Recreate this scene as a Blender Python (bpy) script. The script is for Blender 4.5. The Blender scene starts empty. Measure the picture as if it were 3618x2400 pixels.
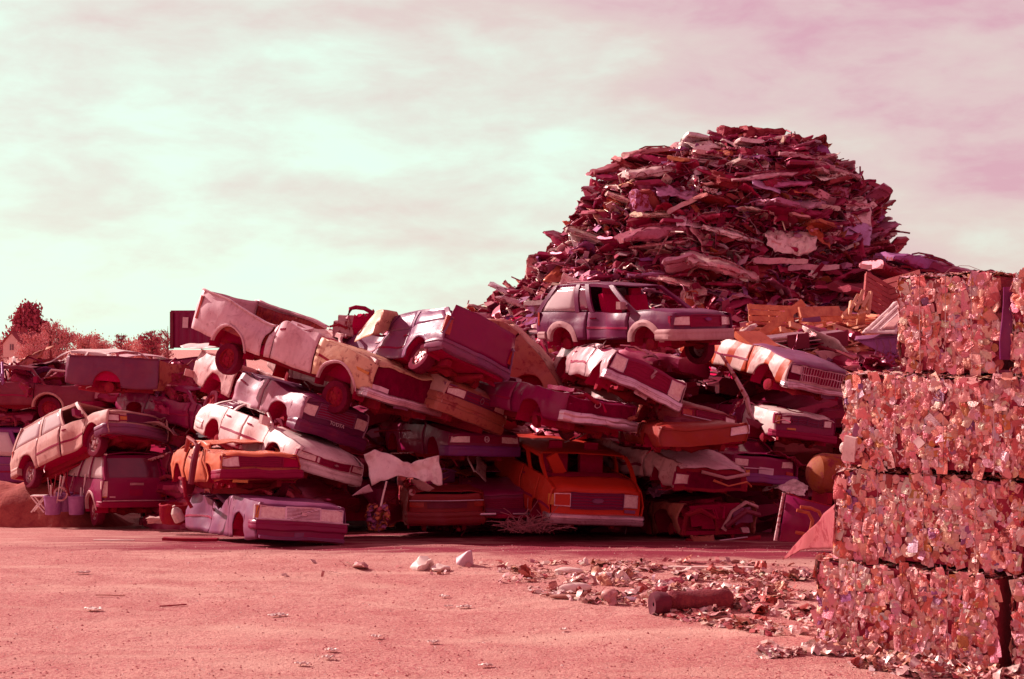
import bpy, bmesh, math, random
from mathutils import Vector, Matrix, Euler, noise
R = math.radians
sc = bpy.context.scene
col = sc.collection

# ------------------------------------------------------------------ camera
cam_d = bpy.data.cameras.new('camera'); cam = bpy.data.objects.new('camera', cam_d); col.objects.link(cam)
cam.location = (0, 0, 3.2); cam.rotation_euler = (R(90), 0, 0)
cam_d.lens = 50; cam_d.sensor_width = 36; cam_d.shift_y = 24 / 3618
cam_d.clip_start = .1; cam_d.clip_end = 3000
sc.camera = cam
sc.view_settings.view_transform = 'Standard'; sc.view_settings.look = 'None'
sc.view_settings.exposure = 0.45; sc.view_settings.gamma = 1

# ------------------------------------------------------------------ sun and sky
SUN = Vector((-.74, .45, .53)).normalized()
sun_d = bpy.data.lights.new('sun', 'SUN'); sun = bpy.data.objects.new('sun', sun_d); col.objects.link(sun)
sun_d.energy = 5.0; sun_d.angle = R(.5); sun_d.color = (1, .79, .73)
sun.rotation_euler = (-SUN).to_track_quat('-Z', 'Y').to_euler()
EL = math.asin(SUN.z); AZ = math.atan2(SUN.x, SUN.y)

def nd(nt, t, **kw):
    n = nt.nodes.new(t)
    for k, v in kw.items(): setattr(n, k, v)
    return n
def mth(nt, op, a, b=None, clamp=False):
    n = nt.nodes.new('ShaderNodeMath'); n.operation = op; n.use_clamp = clamp
    for i, v in enumerate((a, b)):
        if v is None: continue
        if isinstance(v, (int, float)): n.inputs[i].default_value = v
        else: nt.links.new(v, n.inputs[i])
    return n.outputs[0]
def mixc(nt, f, a, b, mode='MIX'):
    n = nt.nodes.new('ShaderNodeMix'); n.data_type = 'RGBA'; n.blend_type = mode
    for s, v in ((n.inputs[0], f), (n.inputs[6], a), (n.inputs[7], b)):
        if isinstance(v, (int, float)): s.default_value = v
        elif isinstance(v, tuple): s.default_value = v + (1,) if len(v) == 3 else v
        else: nt.links.new(v, s)
    return n.outputs[2]
def ramp(nt, f, stops):
    n = nt.nodes.new('ShaderNodeValToRGB'); nt.links.new(f, n.inputs[0]); e = n.color_ramp.elements
    while len(e) < len(stops): e.new(.5)
    for q, (p, c) in zip(e, stops):
        q.position = p; q.color = (c, c, c, 1) if isinstance(c, (int, float)) else c + (1,)
    return n.outputs[0]
def noi(nt, vec, scale, detail=5, rough=.55, dist=0):
    n = nt.nodes.new('ShaderNodeTexNoise'); n.inputs['Scale'].default_value = scale
    n.inputs['Detail'].default_value = detail; n.inputs['Roughness'].default_value = rough
    n.inputs['Distortion'].default_value = dist
    if vec is not None: nt.links.new(vec, n.inputs['Vector'])
    return n.outputs[0]
def mapping(nt, vec, scale=(1, 1, 1), loc=(0, 0, 0), rot=(0, 0, 0)):
    n = nt.nodes.new('ShaderNodeMapping'); nt.links.new(vec, n.inputs[0])
    n.inputs['Scale'].default_value = scale; n.inputs['Location'].default_value = loc; n.inputs['Rotation'].default_value = rot
    return n.outputs[0]

w = bpy.data.worlds.new('World'); sc.world = w; w.use_nodes = True
nt = w.node_tree; nt.nodes.clear()
tc = nd(nt, 'ShaderNodeTexCoord').outputs['Generated']
sp = nd(nt, 'ShaderNodeSeparateXYZ'); nt.links.new(tc, sp.inputs[0]); X, Y, Z = sp.outputs
# broad cloud sheets, stretched along the horizon
n1 = noi(nt, mapping(nt, tc, (2.6, 2.6, 7), (4.3, 1.2, .4)), 1.3, 6, .52, .2)
n2 = noi(nt, mapping(nt, tc, (6, 6, 17), (1.3, 7.2, 2.4)), 1.6, 8, .58, .2)
cl = mth(nt, 'ADD', mth(nt, 'MULTIPLY', mth(nt, 'SUBTRACT', n1, .5), 1.15), mth(nt, 'MULTIPLY', mth(nt, 'SUBTRACT', n2, .5), 1.05))
p = mth(nt, 'ADD', mth(nt, 'ADD', mth(nt, 'MULTIPLY', X, .88), .385), mth(nt, 'MULTIPLY', mth(nt, 'SUBTRACT', Z, .08), 1.35))
p = mth(nt, 'ADD', p, cl, True)
front = ramp(nt, p, [(0, (.75, 1.0, .82)), (.17, (.77, .96, .80)), (.38, (.75, .77, .67)), (.62, (.735, .60, .55)), (.82, (.72, .51, .51)), (1, (.68, .37, .44))])
sky = nd(nt, 'ShaderNodeTexSky'); sky.sky_type = 'NISHITA'; sky.sun_disc = False
sky.sun_elevation = EL; sky.sun_rotation = AZ
bk = mth(nt, 'SUBTRACT', .86, Y); bk = mth(nt, 'MULTIPLY', bk, 1.5, True)
away = mixc(nt, mth(nt, 'MULTIPLY', mth(nt, 'ADD', X, .95), 1.1, True), (.70, .42, .42), (.58, .20, .28))
c = mixc(nt, bk, front, away)
zt = mth(nt, 'MULTIPLY', mth(nt, 'SUBTRACT', Z, .26), 1.8, True)
c = mixc(nt, zt, c, (.46, .15, .21))
c = mixc(nt, .012, c, sky.outputs[0])
bg = nd(nt, 'ShaderNodeBackground'); nt.links.new(c, bg.inputs[0]); bg.inputs[1].default_value = .745
out = nd(nt, 'ShaderNodeOutputWorld'); nt.links.new(bg.outputs[0], out.inputs[0])

# ------------------------------------------------------------------ materials
def new_mat(name):
    m = bpy.data.materials.new(name); m.use_nodes = True; nt = m.node_tree; nt.nodes.clear()
    b = nd(nt, 'ShaderNodeBsdfPrincipled'); o = nd(nt, 'ShaderNodeOutputMaterial'); nt.links.new(b.outputs[0], o.inputs[0])
    return m, nt, b
RUST = (.25, .018, .03); DUST = (.42, .11, .13)
MATS = {}
def paint(name, rgb=None, rough=.42, dirt=.35, rust=.12, metal=0.0, bump=.12, vcol=False, spec=.28, stripe=None, grime=.38, dustc=DUST, rustc=RUST, scale=1.0):
    """worn paint: base, dusty patches, rust spots; rgb None reads the object's own colour"""
    if name in MATS: return MATS[name]
    m, nt, b = new_mat(name)
    tc = nd(nt, 'ShaderNodeTexCoord').outputs['Object']
    if vcol:
        a = nd(nt, 'ShaderNodeAttribute'); a.attribute_name = 'tint'; base = a.outputs['Color']
    elif rgb is None: base = nd(nt, 'ShaderNodeObjectInfo').outputs['Color']
    else: base = rgb
    n1 = noi(nt, tc, 1.7 * scale, 6, .6, .6); n2 = noi(nt, tc, 6 * scale, 8, .68, .3)
    d = ramp(nt, n1, [(.42, 0.0), (.72, dirt)])
    c = mixc(nt, d, base, dustc)
    r = ramp(nt, n2, [(.60 - rust * .25, 0.0), (.66 - rust * .2, min(1, rust * 3.5))])
    c = mixc(nt, r, c, rustc)
    gr = noi(nt, tc, 3.1 * scale, 7, .7, 1.2)
    c = mixc(nt, ramp(nt, gr, [(.50, 0.0), (.70, grime)]), c, (.28, .012, .05))
    if stripe:
        sx = nd(nt, 'ShaderNodeSeparateXYZ'); nt.links.new(tc, sx.inputs[0])
        fr = mth(nt, 'FRACT', mth(nt, 'ADD', mth(nt, 'MULTIPLY', mth(nt, 'ADD', sx.outputs[0], mth(nt, 'MULTIPLY', sx.outputs[2], -.35)), 1.5), mth(nt, 'MULTIPLY', n1, .12)))
        c = mixc(nt, ramp(nt, fr, [(.62, 0.0), (.65, 1.0)]), c, stripe)
    st = noi(nt, mapping(nt, tc, (14 * scale, 14 * scale, 1.5 * scale)), 1, 4, .6)
    c = mixc(nt, ramp(nt, st, [(.45, 0.0), (.8, .35 * dirt)]), c, (.14, .003, .026))
    nt.links.new(c, b.inputs['Base Color'])
    rr = mth(nt, 'ADD', mth(nt, 'MULTIPLY', n2, .35), rough - .12, True); nt.links.new(rr, b.inputs['Roughness'])
    b.inputs['Metallic'].default_value = metal; b.inputs['Specular IOR Level'].default_value = spec
    bp = nd(nt, 'ShaderNodeBump'); bp.inputs['Strength'].default_value = bump; bp.inputs['Distance'].default_value = .02
    nt.links.new(noi(nt, tc, 16 * scale, 6, .6), bp.inputs['Height']); nt.links.new(bp.outputs[0], b.inputs['Normal'])
    MATS[name] = m; return m
def simple(name, rgb, rough=.7, metal=0, var=.35, scale=8, rgb2=None, bump=.2, spec=.5):
    if name in MATS: return MATS[name]
    m, nt, b = new_mat(name); tc = nd(nt, 'ShaderNodeTexCoord').outputs['Object']
    n = noi(nt, tc, scale, 6, .65, .4)
    c2 = rgb2 or tuple(v * (1 - var) for v in rgb)
    nt.links.new(mixc(nt, ramp(nt, n, [(.35, 0.0), (.65, 1.0)]), rgb, c2), b.inputs['Base Color'])
    b.inputs['Roughness'].default_value = rough; b.inputs['Metallic'].default_value = metal
    b.inputs['Specular IOR Level'].default_value = spec
    bp = nd(nt, 'ShaderNodeBump'); bp.inputs['Strength'].default_value = bump; bp.inputs['Distance'].default_value = .02
    nt.links.new(noi(nt, tc, scale * 3, 5), bp.inputs['Height']); nt.links.new(bp.outputs[0], b.inputs['Normal'])
    MATS[name] = m; return m
DARK = simple('grimy_underbody', (.42, .002, .066), .8, 0, .5, 5, (.38, .005, .045), .2, .04)
DEEP = simple('painted_void_shade', (.22, .001, .038), .9, 0, .4, 5, None, .2, .03)  # shade of an engine opening put into the colour of solid patches
RUBBER = simple('tyre_rubber', (.14, .004, .030), .85, 0, .3, 6, (.18, .012, .035), .2, .06)
PLAST = simple('dark_plastic', (.28, .002, .052), .5, 0, .3, 5, (.30, .005, .05), .2, .15)
CHROME = paint('pitted_chrome', (.72, .50, .56), .30, .3, .12, .85, .08)
STEEL = paint('bare_steel', (.55, .33, .34), .42, .3, .35, .75, .15)
RUSTY = simple('rusty_steel', (.32, .022, .03), .85, 0, .4, 7, (.28, .005, .036), .5, .08)
LAMP = simple('headlight_glass', (.90, .70, .62), .10, 0, .25, 16, (.74, .44, .42), .1, .8)
AMBER = simple('amber_lens', (.72, .22, .03), .2, 0, .2, 12)
REDL = simple('red_lens', (.50, .03, .02), .2, 0, .2, 12)
GLASS = simple('dusty_sky_glass', (.66, .50, .50), .14, 0, .25, 2.5, (.62, .46, .46), .03, .9)  # dusty pane with the pale sky reflection put into its base colour
DGLASS = simple('dark_glass', (.13, .003, .035), .12, 0, .3, 2, (.18, .012, .045), .03, .9)
WHITE_T = simple('white_lettering', (.78, .55, .58), .4, 0, .1)
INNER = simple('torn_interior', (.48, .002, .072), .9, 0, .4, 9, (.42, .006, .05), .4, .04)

# ------------------------------------------------------------------ mesh helpers
class MB:
    def __init__(s): s.v = []; s.f = []; s.c = None
    def grid(s, rows, closed=False, cap=False):
        b = len(s.v); n = len(rows[0])
        for r in rows: s.v += [tuple(p) for p in r]
        m = n if closed else n - 1
        for i in range(len(rows) - 1):
            for j in range(m):
                k = (j + 1) % n
                s.f.append((b + i * n + j, b + i * n + k, b + (i + 1) * n + k, b + (i + 1) * n + j))
        if cap and closed:
            s.f.append(tuple(b + j for j in range(n))[::-1]); s.f.append(tuple(b + (len(rows) - 1) * n + j for j in range(n)))
        return s
    def poly(s, pts):
        b = len(s.v); s.v += [tuple(p) for p in pts]; s.f.append(tuple(range(b, b + len(pts)))); return s
    def hexa(s, a, bq):
        """two quads a and b (4 pts each) joined into a closed block"""
        k = len(s.v); s.v += [tuple(p) for p in a] + [tuple(p) for p in bq]
        s.f += [(k + 3, k + 2, k + 1, k), (k + 4, k + 5, k + 6, k + 7)] + [(k + i, k + (i + 1) % 4, k + 4 + (i + 1) % 4, k + 4 + i) for i in range(4)]
        return s
    def box(s, c, d, rot=None, n=1):
        M = (Euler(rot).to_matrix() if rot is not None else Matrix.Identity(3)); c = Vector(c)
        h = Vector(d) / 2
        ax = 0 if d[0] >= max(d[1], d[2]) else (1 if d[1] >= d[2] else 2)
        o = [(-1, -1), (1, -1), (1, 1), (-1, 1)]; rows = []
        for i in range(n + 1):
            t = -1 + 2 * i / n; r = []
            for a, b in o:
                q = [0, 0, 0]; q[ax] = t; q[(ax + 1) % 3] = a; q[(ax + 2) % 3] = b
                r.append(c + M @ Vector((q[0] * h.x, q[1] * h.y, q[2] * h.z)))
            rows.append(r)
        return s.grid(rows, True, True)
    def tube(s, path, r, n=6, cap=True):
        P = [Vector(p) for p in path]; rows = []
        for i, p in enumerate(P):
            t = (P[min(i + 1, len(P) - 1)] - P[max(i - 1, 0)]).normalized()
            a = t.cross(Vector((0, 0, 1)) if abs(t.z) < .9 else Vector((1, 0, 0))).normalized(); b = t.cross(a)
            rr = r[i] if isinstance(r, (list, tuple)) else r
            rows.append([p + a * rr * math.cos(k * 2 * math.pi / n) + b * rr * math.sin(k * 2 * math.pi / n) for k in range(n)])
        return s.grid(rows, True, cap)
    def lathe(s, prof, c, axis='Y', n=20, sgn=1):
        """prof = (radius, offset along the axis)"""
        c = Vector(c); rows = []
        for r, o in prof:
            row = []
            for k in range(n):
                a = 2 * math.pi * k / n; ca, sa = r * math.cos(a), r * math.sin(a)
                row.append(c + (Vector((ca, o * sgn, sa)) if axis == 'Y' else Vector((ca, sa, o)) if axis == 'Z' else Vector((o, ca, sa))))
            rows.append(row)
        return s.grid(rows, True, False)
    def xf(s, fn, start=0):
        for i in range(start, len(s.v)): s.v[i] = tuple(fn(Vector(s.v[i])))
        return s
def obj(name, mb, mat, parent=None, thick=0, smooth=True, fn=None, ang=30):
    me = bpy.data.meshes.new(name)
    v = [tuple(fn(Vector(p))) for p in mb.v] if fn else mb.v
    me.from_pydata(v, [], mb.f); me.materials.append(mat)
    if mb.c:
        a = me.color_attributes.new('tint', 'FLOAT_COLOR', 'POINT')
        buf = []
        for q in mb.c: buf += [q[0], q[1], q[2], 1]
        a.data.foreach_set('color', buf)
    bm = bmesh.new(); bm.from_mesh(me)
    if not thick: bmesh.ops.recalc_face_normals(bm, faces=bm.faces)
    bm.to_mesh(me); bm.free()
    if smooth:
        me.shade_smooth(); me.set_sharp_from_angle(angle=R(ang))
    o = bpy.data.objects.new(name, me); col.objects.link(o)
    if parent is not None: o.parent = parent
    if thick:
        md = o.modifiers.new('thickness', 'SOLIDIFY'); md.thickness = thick; md.offset = 0
    return o
def tag(o, label=None, cat=None, group=None, kind=None):
    if label: o['label'] = label
    if cat: o['category'] = cat
    if group: o['group'] = group
    if kind: o['kind'] = kind
    return o
def empty(name, loc, rot=(0, 0, 0)):
    o = bpy.data.objects.new(name, None); col.objects.link(o); o.location = loc; o.rotation_euler = rot
    o.empty_display_size = .3; return o
def copy_tree(o, parent=None):
    c = o.copy(); col.objects.link(c); c.parent = parent
    for ch in o.children: copy_tree(ch, c)
    return c
def text_mesh(body, size, depth=.004):
    cu = bpy.data.curves.new('lettering', 'FONT'); cu.body = body; cu.size = size; cu.extrude = depth
    cu.align_x = 'CENTER'; cu.align_y = 'CENTER'
    t = bpy.data.objects.new('lettering', cu); me = bpy.data.meshes.new_from_object(t)
    bpy.data.objects.remove(t); mb = MB(); mb.v = [tuple(v.co) for v in me.vertices]; mb.f = [tuple(f.vertices) for f in me.polygons]
    bpy.data.meshes.remove(me); return mb
def prof(pts, x):
    if x <= pts[0][0]: return pts[0][1]
    for (a, b), (c_, d) in zip(pts, pts[1:]):
        if x <= c_: return b + (d - b) * (x - a) / max(1e-6, c_ - a)
    return pts[-1][1]
def lin(a, b, n): return [a + (b - a) * i / n for i in range(n + 1)]
def crumple(p, amp, f, off):
    n = noise.noise_vector(p * f + off); v = noise.noise_vector(p * f * 2.7 + off)
    d = noise.voronoi(p * f * 1.5 + off)[0][0]
    return p + (n * .8 + v * .35) * amp + Vector((.2, .3, .9)) * ((d - .4) * amp * 1.1)

def ground_z(x, y):
    z = 0.0
    if y > 22: z = -.095 * (min(y, 36) - 22)
    return z + .05 * noise.noise(Vector((x * .25, y * .25, 0))) + .024 * noise.noise(Vector((x * 1.3, y * 1.1, 3))) + .012 * noise.noise(Vector((x * 3.1, y * 2.7, 5)))

# ------------------------------------------------------------------ ground
def build_ground():
    mb = MB(); rows = []
    ys = [-60, -20, 0, 6, 9, 11] + [11.6 + .16 * i for i in range(90)] + [26.5 + .5 * i for i in range(30)] + [45, 60, 90, 160, 320, 700, 1800]
    for y in ys:
        hw_ = max(14, abs(y) * .55 + 6) if y < 60 else y * 1.6
        n = 150
        rows.append([(x, y, ground_z(x, y) if y < 60 else -1.33) for x in lin(-hw_, hw_, n)])
    mb.grid(rows)
    m, nt, b = new_mat('packed_dirt'); tc = nd(nt, 'ShaderNodeTexCoord').outputs['Object']
    big = noi(nt, mapping(nt, tc, (.22, .55, 1), rot=(0, 0, .35)), 1, 6, .6, 1.0)
    mid = noi(nt, tc, 2.2, 7, .65, .6); fine = noi(nt, tc, 17, 5, .7); grit = noi(nt, tc, 55, 3, .7)
    c = mixc(nt, ramp(nt, big, [(.3, 0.0), (.7, 1.0)]), (.70, .37, .31), (.56, .215, .195))
    c = mixc(nt, ramp(nt, mid, [(.44, 0.0), (.68, .8)]), c, (.50, .17, .15))
    c = mixc(nt, ramp(nt, fine, [(.50, 0.0), (.64, .8)]), c, (.44, .085, .11))
    c = mixc(nt, ramp(nt, grit, [(.52, 0.0), (.66, .75)]), c, (.74, .48, .40))
    pk = noi(nt, tc, 31, 4, .7); c = mixc(nt, ramp(nt, pk, [(.52, 0.0), (.62, .75)]), c, (.36, .055, .08))
    # shadow band of the wreck stacks, painted dark into the soil colour
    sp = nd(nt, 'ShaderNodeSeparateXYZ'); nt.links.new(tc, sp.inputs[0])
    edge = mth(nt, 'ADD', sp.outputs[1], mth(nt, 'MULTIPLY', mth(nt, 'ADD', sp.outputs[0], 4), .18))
    shade_band = mth(nt, 'ADD', mth(nt, 'MULTIPLY', mth(nt, 'SUBTRACT', edge, 21.9), 1.1), mth(nt, 'MULTIPLY', mth(nt, 'SUBTRACT', mid, .5), 1.6), True)
    shade_band = mth(nt, 'MULTIPLY', shade_band, mth(nt, 'MULTIPLY', mth(nt, 'ADD', sp.outputs[0], 9.5), .28, True))
    c = mixc(nt, mth(nt, 'MULTIPLY', shade_band, .96), c, (.26, .016, .044))
    trk = noi(nt, mapping(nt, tc, (.30, .9, 1), rot=(0, 0, .45)), 1, 5, .6, .8)
    c = mixc(nt, ramp(nt, trk, [(.50, 0.0), (.70, .7)]), c, (.74, .46, .37))
    nt.links.new(c, b.inputs['Base Color']); b.inputs['Roughness'].default_value = .95; b.inputs['Specular IOR Level'].default_value = .2
    bp = nd(nt, 'ShaderNodeBump'); bp.inputs['Strength'].default_value = .9; bp.inputs['Distance'].default_value = .05
    h = mth(nt, 'ADD', mth(nt, 'MULTIPLY', fine, .7), mth(nt, 'ADD', mth(nt, 'MULTIPLY', grit, .4), mid)); nt.links.new(h, bp.inputs['Height'])
    nt.links.new(bp.outputs[0], b.inputs['Normal'])
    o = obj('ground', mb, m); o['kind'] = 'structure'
    # loose stones and crumbs lying on the dirt
    rnd = random.Random(4); mb = MB(); mb.c = []
    for i in range(9000):
        y = 13.2 + 12 * rnd.random() ** 1.6; x = (rnd.random() - .5) * y * .78
        r = rnd.choice((.006, .007, .008, .010, .013, .013, .019)) * (.6 + .7 * rnd.random()); z = ground_z(x, y)
        k = len(mb.v); t = rnd.choice(((.36, .09, .09), (.30, .06, .07), (.52, .25, .21), (.66, .46, .4), (.42, .14, .12)))
        pts = [(x + r * math.cos(a + rnd.random()) * rnd.uniform(.7, 1.3), y + r * math.sin(a) * rnd.uniform(.7, 1.3), z - .004) for a in (0, 1.25, 2.5, 3.8, 5)]
        mb.v += pts + [(x + r * .25, y, z + r * rnd.uniform(.3, .8)), (x - r * .3, y + r * .2, z + r * rnd.uniform(.3, .7))]
        mb.f += [(k, k + 1, k + 5), (k + 1, k + 2, k + 6, k + 5), (k + 2, k + 3, k + 6), (k + 3, k + 4, k + 6), (k + 4, k, k + 5, k + 6)]; mb.c += [t] * 7
    o = obj('gravel', mb, paint('loose_stone', vcol=True, rough=.9, dirt=.2, rust=0), smooth=False)
    tag(o, 'loose small stones scattered over the pink dirt yard', 'gravel', kind='stuff')
build_ground()

# ------------------------------------------------------------------ wrecked vehicles
# local axes of a vehicle: x to the nose, y to its left, z up, origin on the ground under the middle
G_WRECK = 'wrecked vehicles stacked in the yard'
def vehicle(name, label, cat, pose, s):
    x, y, z, yaw, pit, rol, *sc_ = pose
    root = empty(name, (x, y, z), (R(rol), R(pit), R(yaw)))
    if sc_: root.scale = (sc_[0], sc_[0], sc_[1])
    tag(root, label, cat, G_WRECK)
    g = s.get; xf, xr, W, sill = s['xf'], s['xr'], s['W'], s['sill']
    wx = [q for q in s['wx'] if abs(q) < 5]; ra, rw = g('ra', .40), g('rw', .33); belt_p = s['belt']; h2 = W / 2
    cr = g('cr', .03); seed = g('seed', 1); off = Vector((seed * 3.7, seed * 1.3, seed * 7.1))
    rnd = random.Random(seed); P = s['paint']; P2 = g('panel_paint', {})
    cab = g('cab'); sq = g('squash')
    def D(p):
        v = Vector(p)
        if sq and v.z > sq[0]: v.z = sq[0] + (v.z - sq[0]) * sq[1]
        q = Vector(v)
        for (cx, cy, cz, r, dx, dy, dz) in g('dents', ()):
            wgt = math.exp(-((v.x - cx) ** 2 + (v.y - cy) ** 2 + (v.z - cz) ** 2) / (r * r))
            q += Vector((dx, dy, dz)) * wgt
        n = noise.noise_vector(v * .9 + off) * cr + noise.noise_vector(v * 3.1 + off) * cr * .45
        d = noise.voronoi(v * 2.3 + off)[0][0]
        sg = 1 if v.y > 0 else -1
        d2 = noise.voronoi(v * 5.2 + off)[0][0]
        return q + n + Vector((.15, -.5 * sg, .35)) * ((d - .38) * cr * 1.9 + (d2 - .38) * cr * .7)
    def part(nm, mb, mat, parent=root, thick=0, smooth=True, lab=None):
        o = obj(nm, mb, mat, parent, thick, smooth, D)
        if lab: o['label'] = lab
        return o
    def belt(x): return prof(belt_p, x)
    def hw(x):
        a = max(0, (x - (xf - .9)) / .9); b = max(0, ((xr + .7) - x) / .7)
        return h2 * (1 - g('taper', .09) * a * a - .05 * b * b)
    zc = rw
    def zb(x):
        zz = sill + (max(0, (x - xf + .5)) * g('front_lift', .08)) + max(0, xr + .5 - x) * .12
        for q in wx:
            if abs(x - q) < ra: zz = max(zz, zc + math.sqrt(ra * ra - (x - q) ** 2))
        return zz
    def ysec(x, zz):
        t = (zz - sill) / max(.1, belt(x) - sill)
        return hw(x) * (1 - .06 * max(0, t - .5) ** 2 / .25 - .05 * max(0, .35 - t) / .35) + (.010 if .56 < t < .68 else 0)
    cf = g('nose_curve', .16); rake = g('rake', .05)
    def nose(yy, zz): return xf - cf * (yy / h2) ** 2 - rake * max(0, zz - .5)
    rr_ = cab['rr'] if cab else xr; zr_ = cab['zr'] if cab else 1
    def tail(yy, zz):
        bx = belt(xr)
        xx = xr + .10 * (yy / h2) ** 2
        if zz > bx and cab and g('hatch'): xx += (rr_ - xr) * (zz - bx) / max(.1, zr_ - bx)
        return xx
    def patch(mb, face, y0, y1, z0, z1, of=.01, dep=.05, ny=6, nz=3):
        f = (lambda a, b: nose(a, b) + of) if face == 'F' else (lambda a, b: tail(a, b) - of)
        sg = 1 if face == 'F' else -1
        rows = []
        zz = lin(z0, z1, nz); yy = lin(y0, y1, ny)
        def q(a, b, d): return (f(a, b) - sg * d, a, b)
        rows.append([q(a, z0, dep) for a in yy])
        for b in zz: rows.append([q(a, b, 0) for a in yy])
        rows.append([q(a, z1, dep) for a in yy]); mb.grid(rows)
        for a in (y0, y1): mb.grid([[q(a, b, 0) for b in zz], [q(a, b, dep) for b in zz]])
        return mb
    def frame(mb, face, y0, y1, z0, z1, wd=.025, of=.025, dep=.06):
        patch(mb, face, y0 - wd, y1 + wd, z1, z1 + wd, of, dep); patch(mb, face, y0 - wd, y1 + wd, z0 - wd, z0, of, dep)
        patch(mb, face, y0 - wd, y0, z0, z1, of, dep, 1); patch(mb, face, y1, y1 + wd, z0, z1, of, dep, 1); return mb
    # ---- side panels
    def cols(x0, x1):
        xs = set(round(v, 4) for v in lin(x0, x1, max(2, int((x1 - x0) / .085))))
        for q in wx:
            for k in range(13):
                v = q + ra * math.cos(math.pi * k / 12)
                for e in ((-.004, .004) if k in (0, 12) else (0,)):
                    if x0 < v + e < x1: xs.add(round(v + e, 4))
        return sorted(xs)
    n = 9
    for nm, a, b, *o_ in s['panels']:
        sides = o_[0] if o_ else (-1, 1)
        for sd in sides:
            mb = MB(); rows = []
            for xx in cols(a + .011, b - .011):
                z0, z1 = zb(xx), belt(xx)
                if z1 - z0 < .03: z1 = z0 + .03
                rows.append([(xx, sd * ysec(xx, zz), zz) for zz in lin(z0, z1, n)] + [(xx, sd * (ysec(xx, z1) - .05), z1 + .012)])
            mb.grid(rows)
            pp = P2.get((nm, sd), P2.get(nm, P))
            o = part(nm, mb, pp, thick=.014, lab=g('panel_labels', {}).get(nm) if sd == g('near', -1) else None)
            if nm.startswith('door') and not g('far'):
                hb = MB(); xh = a + .16; zh = belt(xh) - .13
                hb.box((xh, sd * (ysec(xh, zh) + .016), zh), (.15, .025, .03))
                part('handle', hb, PLAST, o)
            zm = [(xx, zb(xx), belt(xx)) for xx in cols(a + .011, b - .011)]; run = [(xx, z0 + .0, z1) for xx, z0, z1 in zm if sill + (z1 - sill) * .40 > z0 + .03 and z1 - z0 > .25]
            if nm in ('door', 'front_fender', 'quarter_panel', 'bed_side', 'sliding_door', 'side_panel') and len(run) > 2 and not g('no_moulding'):
                mb = MB(); mrows = []
                for xx, z0, z1 in run:
                    zz = sill + (z1 - sill) * .43; yy = ysec(xx, zz); mrows.append([(xx, sd * (yy + e), zz + q) for e, q in ((.0, -.028), (.018, -.022), (.018, .022), (.0, .028))])
                gaps = [i for i in range(len(run) - 1) if run[i + 1][0] - run[i][0] > .2]
                if not gaps: part('side_moulding', mb.grid(mrows), g('moulding', PLAST), o)
    for k in range(0 if g('no_chassis') else 4):
        q = Vector((rnd.uniform(xr + .3, xf - .2), rnd.choice((-1, 1)) * h2 * rnd.uniform(.6, .98), sill - .02)); d = Vector((rnd.gauss(0, .25), rnd.gauss(0, .1), -rnd.uniform(.05, .22)))
        part('loose_cable', MB().tube([q, q + d * .5 + Vector((rnd.gauss(0, .08), 0, 0)), q + d], .012, 5), rnd.choice((RUBBER, STEEL, RUSTY)))
    if cab and g('hood'):
        mb = MB(); xa_ = s['hood'][0]; part('cowl', mb.box((xa_ - .08, 0, belt(xa_) + .0), (.18, W * .78, .05), None, 6), PLAST)
    # ---- wheel arch trim
    if g('arch_trim'):
        for q in wx:
            for sd in (-1, 1):
                mb = MB(); rows = []; wd = s['arch_trim']
                for k in range(19):
                    a = math.pi * (k / 18 * 1.16 - .08); ca, sa = math.cos(a), math.sin(a)
                    def pt(r, e): xx, zz = q + r * ca, max(sill - .05, zc + r * sa); return (xx, sd * (ysec(xx, zz) + e), zz)
                    rows.append([pt(ra - .02, -.05), pt(ra - .015, .025), pt(ra + wd * .5, .035), pt(ra + wd, .014)])
                part('wheel_arch_trim', mb.grid(rows), g('trim_mat', STEEL))
    # ---- hood, deck, bed
    def lid(nm, a, b, mat, crown=.05, lift=0, inset=.05, drop=0, edge=None):
        mb = MB(); rows = []
        for i, xx in enumerate(lin(a, b, max(4, int((b - a) / .1)))):
            t = (xx - a) / (b - a)
            ww = hw(min(xx, xf)) - inset; r = []
            for yy in lin(-ww, ww, 14):
                u = yy / ww; x2 = xx
                if nm == 'hood': x2 = a + (nose(yy, belt(b)) + .03 - a) * t
                zz = belt(xx) + crown * (1 - u ** 4) + lift * (1 - t) + .012 * (abs(u) > .55 and abs(u) < .72)
                if nm == 'hood' and t > .82: zz -= ((t - .82) / .18) ** 2 * drop
                r.append((x2, yy, zz))
            rows.append(r)
        return part(nm, mb.grid(rows), mat, thick=.014)
    if g('hood'): lid('hood', s['hood'][0], s['hood'][1], P2.get('hood', P), g('hood_crown', .045), g('hood_lift', 0), drop=.07)
    if g('deck'): lid('trunk_lid', s['deck'][0], s['deck'][1], P2.get('trunk_lid', P))
    if g('bay'):
        a, b = s['bay']; mb = MB(); zz = belt((a + b) / 2)
        mb.box(((a + b) / 2, 0, zz - .33), (b - a - .25, .62, .34), None, 3).box(((a + b) / 2 + .05, 0, zz - .13), (.55, .40, .12), None, 2)
        mb.lathe([(.02, 0), (.19, 0), (.20, .07), (.02, .09)], ((a + b) / 2, .02, zz - .07), 'Z', 16)
        for k in range(7):
            yy = rnd.uniform(-.6, .6); x1_ = rnd.uniform(a + .1, b - .2)
            mb.tube([(x1_, yy, zz - .22), (x1_ + .12, yy * .8, zz - .06), (x1_ + .3, yy * .5 + .1, zz - .1), (x1_ + .45, yy * .3, zz - .25)], .025, 6)
        mb.box((b - .16, 0, zz - .25), (.06, W * .62, .42), None, 2); mb.box((a + .3, .5, zz - .2), (.28, .2, .2)); mb.box((b - .4, -.55, zz - .2), (.2, .24, .2))
        part('engine', mb, g('bay_mat', RUSTY))
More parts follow.
